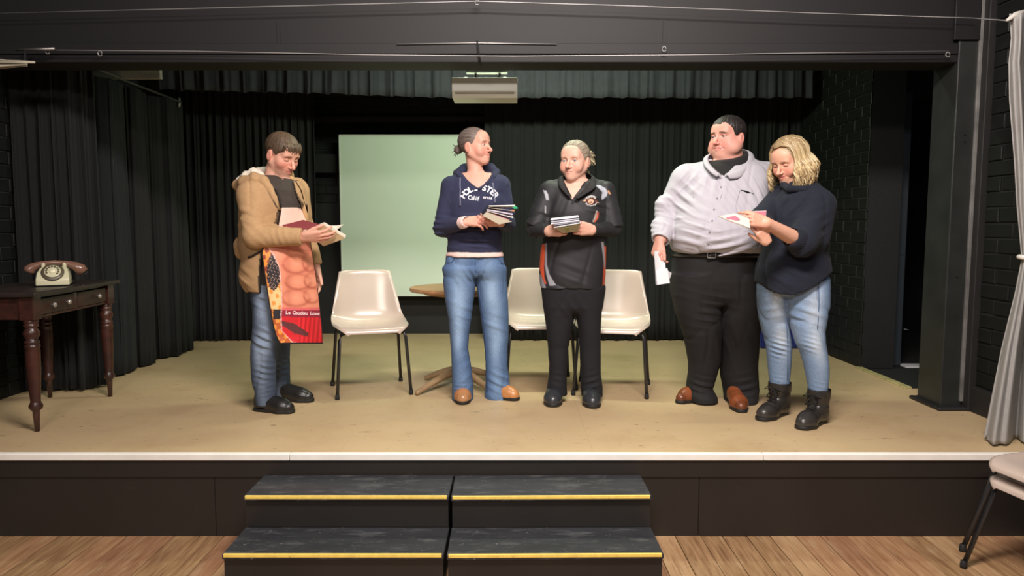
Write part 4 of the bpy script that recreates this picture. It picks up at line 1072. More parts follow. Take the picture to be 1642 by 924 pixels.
# ------------------------------------------------------------------ figure helpers
def foot(toe_px, yaw, L):
    t = np.array(G(*toe_px)); a = math.radians(yaw); d = np.array([math.sin(a), -math.cos(a), 0]); return t - d * L, t, t - d * (L - 0.075)
def person(Yp, px, label):
    return empty('person', (P(px, 600, Yp).x, Yp, STAGE), label, 'person')
def finish(p):
    off = Matrix.Translation(-p.location); done = set()
    def rec(o):
        for c in o.children:
            if c.data is not None and c.data.name not in done: c.data.transform(off); done.add(c.data.name)
            rec(c)
    rec(p)
def bounds(*rs):
    lo = np.array([9., 9, 9]); hi = -lo
    for rows in rs:
        for z, cx, cy, rx, ry in rows:
            lo = np.minimum(lo, (cx - rx, cy - ry, z)); hi = np.maximum(hi, (cx + rx, cy + ry, z))
    return lo, hi
def body(p, H, torso, hips, legs, arms, hands, neck, shoulders, feet, skin, shrink=0.02, **face):
    """the continuous body: head, neck, trunk, arms, hands, legs, feet"""
    lo, hi = bounds(torso, *legs)
    for a in arms:
        for q in a[:3]: lo = np.minimum(lo, q - 0.1); hi = np.maximum(hi, q + 0.1)
    for w, _ in hands: lo = np.minimum(lo, w - 0.2); hi = np.maximum(hi, w + 0.2)
    lo = np.minimum(lo, H.o - 0.17) - 0.02; hi = np.maximum(hi, H.o + 0.17) + 0.02; lo[2] = STAGE + 0.01
    fine = [(H.o - 0.125, H.o + 0.125, 0.0028)] + [(w - 0.05 + a * 0.07 - 0.055, w + 0.05 + a * 0.07 + 0.055, 0.0034) for w, a in [(w, h[2]) for w, h in hands]]
    V = Vox(lo, hi, 0.008, fine)
    zt = max(hips)[0] - 0.02
    V.op(loft(torso, 2.2, shrink, zbot=zt)); V.op(loft(hips, 2.2, shrink + 0.01, ztop=zt + 0.03, zbot=min(hips)[0] + 0.05), 0.02)
    for L in legs: V.op(loft(L, 2.2, shrink), 0.02)
    for s in shoulders: V.op(rc(neck[0] - np.array([0, 0, 0.03]), s, 0.042, 0.04), 0.05)
    for a in arms:
        V.op(rc(a[0], a[1], a[3], a[4]), 0.03); V.op(rc(a[1], a[2], a[4], a[5]), 0.012)
    for f, L in zip(feet, legs):
        h, t, an = f; q = min(L); an = np.array([q[1], q[2], STAGE]); d = (t - h) / np.linalg.norm(t - h); up = np.array([0, 0, 1.0])
        V.op(rc(an + up * 0.13, h + d * 0.05 + up * 0.05, 0.032, 0.026), 0.02); V.op(rc(h + d * 0.04 + up * 0.045, t - d * 0.05 + up * 0.038, 0.026, 0.022), 0.01)
    nb, nr = neck[0], neck[1]
    V.op(rc(nb, H.w((0, -0.022, -0.045)), nr * 1.05, nr * 0.95), 0.02)
    VH = Vox(H.o - 0.16, H.o + 0.16, 0.5); VH.ax = [x[s] for x, s in zip(V.ax, V.sl(H.o - 0.16, H.o + 0.16))]
    VH.F = np.full([len(x) for x in VH.ax], 0.5, dtype=np.float32); H.build(VH)
    sl = V.sl(H.o - 0.16, H.o + 0.16); A = V.F[sl]; k = 0.016
    h = np.clip(0.5 + 0.5 * (A - VH.F) / k, 0, 1); V.F[sl] = A + (VH.F - A) * h - k * h * (1 - h)
    for w, hd in hands:
        VB = Vox(w, w + 1, 0.5); s2 = V.sl(w - 0.2, w + 0.2); VB.ax = [x[s] for x, s in zip(V.ax, s2)]
        VB.F = np.full([len(x) for x in VB.ax], 0.5, dtype=np.float32); add_hand(VB, hd)
        A = V.F[s2]; k = 0.010; h = np.clip(0.5 + 0.5 * (A - VB.F) / k, 0, 1); V.F[s2] = A + (VB.F - A) * h - k * h * (1 - h)
    me, VV = V.mesh('body'); C = np.tile(lin(*skin), (len(VV), 1)).astype(np.float32)
    C = H.colors(C, VV, skin, **face)
    for w, hd in hands:
        dd = np.linalg.norm(VV - (w + hd[2] * 0.12), axis=1); C = mixc(C, lin(214, 140, 122), 0.35 * smoothstep(0.09, 0.03, dd))
    paint(me, VV, C); o = link('body', me, M_skin, p, True)
    return o
def mkhand(wrist, axis, nrm, side, **kw):
    h = hand(wrist, axis, nrm, side, **kw); a = np.array(axis, float); a /= np.linalg.norm(a)
    return np.array(wrist, float), (h[0], h[1], a)
def garment(p, name, V, mat, colf, fold=None, band=0.03):
    if fold: V.near(band, fold)
    me, VV = V.mesh(name); C = np.tile(np.zeros(3, dtype=np.float32), (len(VV), 1)); C = colf(VV); paint(me, VV, C.astype(np.float32))
    return link(name, me, mat, p, True)
def flat(*c): return lambda VV: np.tile(lin(*c), (len(VV), 1)).astype(np.float32)
def pix(VV):
    """photo-frame coordinates of garment points (used to lay out printed panels when modelling)"""
    x, y, z = VV[:, 0], VV[:, 1], VV[:, 2] - CAM_Z; dep = y * CT - z * ST; v = (y * ST + z * CT) / dep
    return 821 + F_PX * x / dep, 462 - F_PX * v
def denim_colors(legs, dark, light, fade=0.6, seams=True):
    def f(VV):
        C = np.tile(lin(*dark), (len(VV), 1)).astype(np.float32)
        n = noise3(VV[:, 0], VV[:, 1], VV[:, 2], 14.0, 0.7) * 0.5 + noise3(VV[:, 0], VV[:, 1], VV[:, 2], 37.0, 2.1) * 0.3
        for L in legs:
            r = sorted(L); zs = [q[0] for q in r]; cx = np.interp(VV[:, 2], zs, [q[1] for q in r]); rx = np.interp(VV[:, 2], zs, [q[3] for q in r]); cy = np.interp(VV[:, 2], zs, [q[2] for q in r])
            u = (VV[:, 0] - cx) / rx; m = (np.abs(u) < 1.15) & (VV[:, 1] < cy)
            zt = r[-1][0]; zk = lerp(r[0][0], zt, 0.5)
            w = np.exp(-(u / 0.5) ** 2) * (0.5 * np.exp(-((VV[:, 2] - lerp(r[0][0], zt, 0.78)) / 0.16) ** 2) + 0.55 * np.exp(-((VV[:, 2] - zk) / 0.10) ** 2) + 0.25)
            C = mixc(C, lin(*light), m * np.clip(w * fade * (1.1 + n), 0, 1))
        return C
    return f
def trousers(p, name, mat, hips, legs, colf, fold, zbots, ex=2.3, h=0.006, kk=0.035, extra=None):
    lo, hi = bounds(hips, *legs); V = Vox(lo - 0.03, hi + 0.03, h)
    for L, zb in zip(legs, zbots): V.op(loft(L, ex, 0, zbot=zb), 0.0)
    V.op(loft(hips, 2.4, kz=0.012), kk)
    if extra: extra(V)
    return garment(p, name, V, mat, colf, fold)
def top_field(rows, shoulders, neckb, arms, zhem, h=0.006, ex=2.3, trap=0.06, sh_r=0.07, extra=None, neck_r=0.07, ext=()):
    lo, hi = bounds(rows)
    for a in arms:
        for q, r in zip(a[:3], a[3:]): lo = np.minimum(lo, np.array(q) - r); hi = np.maximum(hi, np.array(q) + r)
    lo = np.minimum(lo, neckb - 0.12); hi = np.maximum(hi, neckb + 0.10)
    for q in ext: lo = np.minimum(lo, q - 0.09); hi = np.maximum(hi, q + 0.09)
    V = Vox(lo - 0.035, hi + 0.035, h)
    V.op(loft(rows, ex, zbot=zhem))
    for s in shoulders: V.op(rc(neckb - np.array([0, 0, 0.045]), s, neck_r, sh_r), trap)
    for a in arms:
        V.op(rc(a[0], a[1], a[3], a[4]), 0.035)
        V.op(rc(a[1], a[2], a[4], a[5], cut=True), 0.012)
    if extra: extra(V)
    return V

def band_collar(p, name, Y, inner, outer, mat, puff=.006):
    def crv(tab, t):
        n = len(tab) - 1; i = min(int(t * n), n - 1); f = t * n - i
        q = [np.array(J(x, y, Y + d)) for x, y, d in (tab[max(i - 1, 0)], tab[i], tab[i + 1], tab[min(i + 2, n)])]
        return 0.5 * ((2 * q[1]) + (-q[0] + q[2]) * f + (2 * q[0] - 5 * q[1] + 4 * q[2] - q[3]) * f * f + (-q[0] + 3 * q[1] - 3 * q[2] + q[3]) * f ** 3)
    c = np.mean([np.array(J(x, y, Y + d)) for x, y, d in inner], 0)
    def fn(u, v):
        a, b = crv(inner, u), crv(outer, u); m = a * (1 - v) + b * v; o = m - c; o[2] = 0; o /= np.linalg.norm(o) + 1e-6
        return m + o * puff * math.sin(math.pi * v) + np.array([0, 0, puff * math.sin(math.pi * v)])
    return MB().grid(fn, 48, 6).build(name, mat, p, smooth=True, solid=.005)

# ================================================================== man with the brown hooded jacket and printed apron
def man_apron():
    Y = 4.27; p = person(Y, 440, 'man in tan hooded jacket and printed torso apron reading a maroon booklet')
    H = Head(J(453, 249, Y - 0.02), math.radians(58), math.radians(24), k=1.06, lid=0.85, gaze=(0, 0.6), jawl=1.04)
    near = rows_px(Y, [(440, 405, 452, .10, -.02), (467, 406, 449, .095, -.05), (500, 407, 449, .09, -.08), (530, 404.5, 449, .082, -.10), (548, 403, 448, .078, -.11), (575, 402.5, 442, .068, -.12), (605, 404, 441.5, .064, -.12), (630, 409, 442.5, .062, -.125), (648, 412, 444, .062, -.125)])
    far = rows_px(Y, [(440, 425, 476, .10, .05), (500, 428, 474, .09, .10), (545, 430, 464, .08, .13), (575, 434, 463, .07, .15), (600, 439, 464, .066, .16), (628, 440, 464, .062, .16), (636, 441, 465, .062, .16)])
    hips = rows_px(Y, [(405, 402, 478, .15), (440, 404, 480, .15), (475, 407, 478, .14), (490, 408, 476, .12)])
    torso = rows_px(Y, [(288, 415, 474, .11), (305, 404, 484, .15), (330, 400, 488, .165), (360, 400, 489, .165), (400, 402, 484, .16), (440, 404, 480, .155), (466, 405, 478, .15)])
    jrows = rows_px(Y, [(290, 402, 480, .13), (305, 390, 488, .165), (330, 386, 493, .185), (360, 386, 495, .19), (392, 386, 496, .19), (415, 391, 497, .19), (436, 387, 497, .19), (452, 388, 496, .19), (466, 398, 492, .185)])
    shn, shf = J(404, 313, Y - .13), J(474, 309, Y + .13)
    elb, wrn = J(409, 379, Y - .21), J(484, 380, Y - .20)
    elf, wrf = J(490, 372, Y + .13), J(505, 425, Y + .10)
    nb = J(440, 291, Y)
    hn = mkhand(J(487, 379.5, Y - .215), (1, 0.10, -0.03), (0.0, -0.8, -0.6), (0, -0.5, 0.9), curls=[(0.45, 0.35, 0.2), (0.25, 0.30, 0.2), (0.22, 0.35, 0.2), (0.25, 0.4, 0.3)], thumb=(0.55, 0.25, 0.5), spread=.05)
    hf = mkhand(J(506, 428, Y + .10), (0.08, -0.05, -1), (0.5, 0.85, 0), (0.75, -0.5, 0), curl=0.25, thumb=(0.5, 0.2, 0.2))
    fn, ff = foot((471, 663), 74, .262), foot((502, 645), 74, .262)
    body(p, H, torso, hips, [near, far], [(shn, elb, wrn, .05, .042, .03), (shf, elf, wrf, .05, .04, .03)], [hn, hf], (nb, 0.06), [shn, shf], [fn, ff], (222, 168, 146),
         stubble=(150, 112, 92), brow=(100, 74, 54), red=0.75, lips=(190, 110, 100))
    H.eyes(p, (90, 110, 120))
    # hair: short, brown, fringe combed forward
    def hf_(x, y, z):
        a = np.arctan2(x, y + 0.03); n = 0.0017 * strands(a, z + .4 * y, 44, 1.0)
        d = eln(x, y, z, (0, -0.014, 0.038), (0.083, 0.106, 0.087)) + n
        zl = np.interp(y, [-.13, -.05, -.036, -.03, .004, .010, .026, .040, .058, .08, .1], [-.082, -.075, -.05, .022, .026, .006, .0, .022, .042, .046, .046]).astype(np.float32)
        zl = zl + 0.006 * np.sin(x * 150) + 0.008 * np.sin(x * 61 + 1) * (y > 0.05)
        d = smx(d, zl - z, 0.007); return d
    hair_mesh(p, H, hf_, (72, 56, 44), colf=lambda c, l: mixc(c, lin(112, 92, 70), 0.5 * (0.5 + 0.6 * strands(np.arctan2(l[:, 0], l[:, 1] + .03), l[:, 2], 60, 2.0)) + 0.2 * (l[:, 2] > 0.09)))
    mb = MB(); r = random.Random(3)
    for q in range(46):
        x = r.uniform(-0.066, 0.066); yy = 0.088 * math.sqrt(max(0.05, 1 - (x / 0.085) ** 2)); L = r.uniform(0.018, 0.034)
        pts = [H.w((x * 0.85, yy * 0.80, 0.092)), H.w((x * 0.95, yy * 0.99, 0.074)), H.w((x * 1.0 + r.uniform(-.004, .004), yy * 1.04, 0.060)), H.w((x + r.uniform(-.008, .008), yy * 1.03, 0.066 - L))]
        mb.tube(pts, [0.003, 0.0042, 0.0034, 0.0012], 5, col=tuple(lin(*r.choice([(72, 56, 44), (88, 70, 54), (104, 86, 64)]))) + (1,))
    mb.build('fringe', M_hair, p, smooth=True, colors=True)
    # t-shirt
    V = top_field(torso, [J(410, 309, Y - .12), J(470, 306, Y + .12)], nb, [], P(440, 455, Y).z, neck_r=0.078, sh_r=0.06)
    up = (np.array(H.w((0, -.022, -.045))) - nb); up /= np.linalg.norm(up)
    c0 = nb + up * 0.022; nn = up + np.array([-0.12, 0.25, 0]); nn /= np.linalg.norm(nn)
    V.op((lambda X, Y_, Z: (X - c0[0]) * nn[0] + (Y_ - c0[1]) * nn[1] + (Z - c0[2]) * nn[2], nb - .14, nb + .14), 0.004, 'i')
    ts = garment(p, 't_shirt', V, M_knit, flat(64, 56, 50), folds([(J(455, 325, Y - .15), .1, (0.3, 0, 1), .05, .003)], 0.002))
    # jacket with an open front
    V = top_field(jrows, [J(404, 310, Y - .13), J(474, 306, Y + .13)], nb - np.array([0, 0, .012]), [(shn, elb, wrn, .082, .068, .047), (shf, elf, wrf, .078, .06, .045)], P(440, 466, Y).z, neck_r=0.085, sh_r=0.072,
                  extra=lambda V: V.op(rc(J(388, 392, Y), J(390, 404, Y + .02), .05, .05), 0.03))
    V.op(rc(wrn - (wrn - elb) * 0.16, wrn, .05, .050, cut=True), 0.004)
    yl = [284, 300, 317, 336, 352, 364, 392, 404, 430, 470]; xl = [424, 430, 439, 449.5, 447, 443, 432, 424, 420, 419]
    xr = [464, 470, 476, 485, 490, 492, 497, 500, 503, 503]
    Yf = Y - .17
    zz = [P(440, q, Yf).z for q in yl]; XL = [P(a, q, Y - .16).x for a, q in zip(xl, yl)]; XR = [P(a, q, Y - .11).x for a, q in zip(xr, yl)]
    def slot(X, Y_, Z):
        z = Z[0, 0, :]; o = np.argsort(zz); a = np.interp(z, np.array(zz)[o], np.array(XL)[o])[None, None, :]; b = np.interp(z, np.array(zz)[o], np.array(XR)[o])[None, None, :]
        d = np.maximum(np.maximum(a - X, X - b), Y_ - (Y + .035))
        arm = rc(elb, wrn, .068, .047)[0](X, Y_, Z) - 0.012
        return np.maximum(d, -arm)
    V.op((slot, np.array([min(XL), Y - .4, min(zz)]), np.array([max(XR), Y + .05, max(zz)])), 0.004, 's')
    inner = loft(torso, 2.3, -0.004); V.op(inner, 0.004, 's')
    V.op(rc(nb - up * .1, nb + up * .12, .064, .066), 0.004, 's')
    trim = lin(50, 42, 36)
    def jcol(VV):
        C = np.tile(lin(182, 146, 106), (len(VV), 1)).astype(np.float32); o = np.argsort(zz)
        a = np.interp(VV[:, 2], np.array(zz)[o], np.array(XL)[o]); b = np.interp(VV[:, 2], np.array(zz)[o], np.array(XR)[o]); arm = np.linalg.norm(np.cross(VV - elb, (wrn - elb) / np.linalg.norm(wrn - elb)), axis=1) < 0.075
        m = (VV[:, 1] < Y + .03) & ~arm
        C = mixc(C, trim, m * (np.abs(VV[:, 0] - a) < 0.011)); C = mixc(C, trim, m * 0.8 * (np.abs(VV[:, 0] - b) < 0.008))
        n = noise3(VV[:, 0], VV[:, 1], VV[:, 2], 12, 1.0); return mixc(C, lin(160, 118, 78), 0.25 * (n > 0.3) * n)
    fl = [(J(398, 345, Y - .2), .08, (0.4, 0.2, 1), .055, .0035), (elb, .10, (0.7, 0, 0.7), .045, .006), (J(450, 380, Y - .22), .07, (1, 0, 0.25), .035, .005), (J(478, 380, Y - .2), .04, (1, 0, 0), .018, .004),
          (J(388, 370, Y - .05), .12, (0.3, 0.4, 1), .06, .004), (J(398, 440, Y - .1), .1, (0.5, 0, 1), .06, .006), (J(485, 330, Y), .1, (1, 0, .3), .05, .005), (J(395, 318, Y - .1), .07, (1, .3, .6), .05, .004)]
    jk = garment(p, 'jacket', V, M_canvas, jcol, folds(fl, 0.003, 10, .4))
    # dark lower trim cord of the jacket front and the hood
    bj = bvh_of(jk)
    MB().tube([q for q in (cast(bj, *c_, 0.002) for c_ in ((398, 413), (403, 412), (408, 409), (413, 406), (418, 403), (423, 400))) if q is not None], 0.006, 8).build('hem_trim', material('jacket_trim', srgb(50, 42, 36), 0.8), jk, smooth=True)
    hb = [J(382, 297, Y - .03), J(394, 293, Y - .10), J(408, 288, Y - .125), J(422, 291, Y - .13), J(431, 302, Y - .145), J(440, 318, Y - .16), J(449, 335, Y - .168)]
    lo = np.min(hb, 0) - .12; hi = np.max(hb, 0) + .2; V = Vox(lo, hi, 0.006)
    hb2 = hb[:4]
    rad = [.030, .042, .042, .034, .024, .018, .012]
    for a, b, r1, r2 in zip(hb, hb[1:], rad, rad[1:]): V.op(rc(a, b, r1, r2), 0.012)
    bk = [J(382, 297, Y - .03), J(390, 291, Y + .06), J(412, 281, Y + .12), J(440, 277, Y + .14), J(464, 280, Y + .10), J(473, 292, Y + .02)]; rb = [.034, .036, .036, .03, .022, .014]
    for a, b, r1, r2 in zip(bk, bk[1:], rb, rb[1:]): V.op(rc(a, b, r1, r2), 0.015)
    V.op(rc(nb - up * .06, nb + up * .14, .058, .064), 0.004, 's')
    garment(p, 'hood', V, M_canvas, flat(182, 146, 106), folds([(J(400, 290, Y - .1), .12, (1, .5, 0), .05, .004)], .002))
    ln = [J(386, 289, Y - .03), J(396, 284, Y - .085), J(408, 279, Y - .09), J(417, 283, Y - .095), J(424, 291, Y - .11)]; V = Vox(np.min(ln, 0) - .06, np.max(ln, 0) + .16, 0.0048)
    for a, b, r1, r2 in zip(ln, ln[1:], [.022, .032, .034, .026], [.032, .034, .026, .016]): V.op(rc(a, b, r1, r2), 0.01)
    l2 = [ln[0], J(394, 284, Y + .05), J(414, 275, Y + .09), J(440, 271, Y + .10)]
    for a, b in zip(l2, l2[1:]): V.op(rc(a, b, .024, .022), 0.012)
    V.op(rc(nb - up * .06, nb + up * .16, .056, .062), 0.003, 's')
    V.near(0.01, lambda x, y, z: (0.0028 * noise3(x, y, z, 120, 0.3) + 0.0022 * noise3(x, y, z, 210, 1.3)).astype(np.float32))
    me, VV = V.mesh('hood_lining'); link('hood_lining', me, M_fleece, p, True)
    # far lapel lining strip
    mbl = MB(); pts = [J(466, 284, Y - .02), J(474, 300, Y - .03), J(483, 322, Y - .03), J(490, 345, Y - .02), J(493, 365, Y)]
    mbl.tube(pts, [.012, .014, .014, .013, .010], 10).build('lapel', material('lapel_tan', srgb(196, 158, 112), 0.9, bump=.2, bscale=500), p, smooth=True)
    # jeans
    fj = folds([(J(425, 600, Y - .2), .09, (0.25, 0, 1), .034, .005), (J(428, 630, Y - .2), .07, (-0.2, 0, 1), .024, .005), (J(425, 545, Y - .18), .08, (0.4, 0, 1), .045, .007), (J(450, 600, Y + .1), .1, (0.2, 0, 1), .035, .006), (J(420, 480, Y - .15), .1, (0.5, 0, 1), .06, .004)], 0.003, 12)
    trousers(p, 'jeans', M_denim, hips, [near, far], denim_colors([near, far], (58, 70, 90), (132, 148, 170), 1.0), fj, [P(430, 648, Y - .12).z, P(450, 634, Y + .16).z])
    # white shirt tail under the jacket
    V = Vox(*[q for q in (np.array(J(384, 470, Y)) - .12, np.array(J(384, 470, Y)) + .22)], 0.006)
    V.op(loft(rows_px(Y, [(448, 396, 470, .165), (464, 400, 470, .165), (468, 402, 468, .16)]), 2.3, zbot=P(430, 467, Y).z)); V.op(loft(hips, 2.4, -.004), .003, 's')
    garment(p, 'shirt_tail', V, M_shirt, flat(226, 222, 214))
    # shoes
    shoe(p, *fn, (34, 33, 33), hgt=.082, laces=3, wid=.044); shoe(p, *ff, (36, 35, 35), hgt=.080, laces=3, wid=.044)
    # apron: printed cloth hung in front of the jacket and jeans
    tabL = [(333, 452), (362, 447), (392, 424), (405, 420), (440, 425), (480, 431), (520, 438), (540, 443), (550, 449)]
    tabR = [(333, 484), (362, 494), (392, 498), (405, 500), (440, 506), (480, 511), (520, 515), (548, 517), (550, 517)]
    def ap(u, v):
        py = lerp(333, 550.5, v); a, b = interp(tabL, py), interp(tabR, py); px = lerp(a, b, u)
        ya = Y - .205 - 0.02 * smoothstep(380, 420, py) ; yb = Y - .02 + .06 * smoothstep(380, 480, py)
        dep = lerp(ya, yb, u ** 1.7) + 0.006 * math.sin(u * 9 + v * 5) * v
        return P(px, py, dep)
    def apcol(u, v):
        py = lerp(333, 550.5, v); a, b = interp(tabL, py), interp(tabR, py); px = lerp(a, b, u)
        S = np.array(lin(236, 150, 120)); pk = np.array(lin(246, 206, 190)); red = np.array(lin(214, 40, 48)); org = np.array(lin(240, 150, 60)); blk = np.array(lin(32, 26, 32)); dk = np.array(lin(164, 66, 54)); crm = np.array(lin(246, 204, 140))
        k = 1.0 if py < 372 else 0.0
        if py < 372: return tuple(pk) + (1,)
        # left strip with flames and a dark seeded bun shape, torso beyond it
        edge = np.interp(py, [372, 396, 410, 430, 470, 490, 505, 530, 550], [430, 431, 440, 449, 452, 452, 451, 452, 470])
        n = math.sin(px * .5 + py * .23) + math.sin(py * .41 - px * .3)
        if px < edge:
            c = org if n > -0.4 else np.array(lin(150, 60, 40))
            d = ((px - 439) / 11.0) ** 2 + ((py - 437) / 29.0) ** 2 + 0.12 * math.sin(py * .7 + px)
            if d < 1: c = blk if (math.sin(px * 2.3 + py * .9) * math.sin(py * 1.9 - px * .6) < 0.72) else np.array(lin(210, 170, 150))
            elif 462 < py < 496: c = crm if n > -.8 else org
            elif 490 < py < 512 and px > 438: c = blk
            elif py > 512: c = org if n > 0.3 else np.array(lin(190, 90, 40))
            if px > edge - 1.5: c = np.array(lin(240, 196, 190))
        else:
            t = (px - edge) / max(1, b - edge)
            if py > 508 + 2 * t:
                c = red.copy()
                s = ((px - 468) * .5 + (py - 527) * .87); q = abs((py - 527) - (px - 472) * .45)
                if q < 8 - abs(px - 472) * .22 and px < 494: c = np.array(lin(100, 52, 54))
                elif px > 478: c = red * (1 + .3 * math.sin(px * .9 + py * .08)); 
                if py > 538 and abs((py - 545) + (px - 455) * -.25) < 1: c = np.array(lin(240, 130, 120))
            elif py > 498 - 1.0 * t:
                c = np.array(lin(150, 40, 60))
            elif py > 494 - 1.0 * t: c = np.array(lin(226, 110, 110))
            else:
                c = S.copy()
                # drawn abdominal muscles of the print
                for (cx, cy, rx, ry) in ((474, 424, 20, 14), (497, 420, 12, 15), (478, 452, 20, 12), (500, 450, 12, 12), (474, 478, 22, 13), (500, 474, 13, 12)):
                    e = math.sqrt(((px - cx) / rx) ** 2 + ((py - cy) / ry) ** 2); w = math.exp(-((e - 1.0) / .16) ** 2) * (0.8 if py > cy else .45)
                    c = c * (1 - .7 * w) + dk * .7 * w
                    if e < .8: c = c * 1.0 + (np.array(lin(250, 176, 146)) - c) * (.5 * (1 - e / .8))
                if py < 404: c = c * .5 + np.array(lin(170, 96, 88)) * .5
                w = math.exp(-((px - 462 - (py - 430) * .02) / 5) ** 2) * .25; c = c * (1 - w) + dk * w
        return tuple(np.clip(c, 0, 1)) + (1,)
    M_apron = material('printed_apron_cloth', rough=0.55, attr=True, var=0.03, vscale=60)
    apo = MB().grid(ap, 70, 150, 0, apcol).build('apron', M_apron, p, smooth=True, colors=True, solid=0.003)
    bind = material('apron_binding', srgb(34, 26, 24), 0.8)
    vv = np.linspace(0.28, 1, 24)
    MB().tube([ap(0, v) for v in vv] + [ap(u, 1) for u in np.linspace(.1, 1, 10)], 0.0045, 6).build('binding', bind, apo, smooth=True)
    MB().tube([ap(1, v) for v in np.linspace(0, 1, 24)], 0.003, 6).build('binding', bind, apo, smooth=True)
    MB().tube([J(451, 334, Y - .20), J(446, 312, Y - .17), J(436, 292, Y - .10)], 0.006, 6).build('neck_strap', bind, apo, smooth=True)
    MB().tube([J(484, 334, Y - .03), J(478, 312, Y - .02), J(468, 292, Y + .0)], 0.006, 6).build('neck_strap', bind, apo, smooth=True)
    bv = bvh_of(apo); white = material('apron_print_white', srgb(250, 220, 222), 0.7)
    txt = 'Le Coudou Love'; it = []
    for i, ch in enumerate(txt):
        if ch != ' ': it.append((ch, 460 + i * 3.9, 501.2 + .12 * i, 8.0, -.04, .02))
    lettering('lettering', apo, bv, it, white)
    finish(p)
    # maroon booklet held open on his hand
    b = empty('booklet', J(500, 375, Y - .16), 'maroon covered booklet held open by the man in the apron', 'booklet')
    mr = material('maroon_card', srgb(120, 36, 42), 0.45); pg = material('page_paper', srgb(236, 230, 216), 0.8); tn = material('tan_inside_cover', srgb(202, 178, 140), 0.6)
    o = b.location
    A, B, C_, D_ = J(452, 361.5, Y - .20), J(486, 353, Y - .15), J(520, 362, Y - .14), J(473, 371.5, Y - .16)
    mb = MB(); sheet(mb, [Vector(q) - o for q in planar((A, B, C_, D_))], .003); mb.build('cover', mr, b)
    E_, F_ = J(554, 382, Y - .13), J(519, 395, Y - .09); S1, S2 = J(519, 361, Y - .14), J(490, 372, Y - .13)
    mb = MB(); sheet(mb, [Vector(q) - o for q in planar((S1, E_, F_, S2))], .003); mb.build('cover', tn, b)
    for k in range(5):
        dz = Vector((0.0005 * k, 0.002 + 0.002 * k, .0042 + .003 * k))
        mb = MB(); sheet(mb, [Vector(q) - o + dz for q in planar((S1, E_, F_, S2))], .0014); mb.build('page', pg, b)
    mb = MB(); sheet(mb, [Vector(q) - o for q in (J(519, 360.5, Y - .11), J(551, 360, Y - .04), J(540, 369, Y - .07), J(523, 366, Y - .09))], .001, bow=-.012); mb.build('page', pg, b)
man_apron()
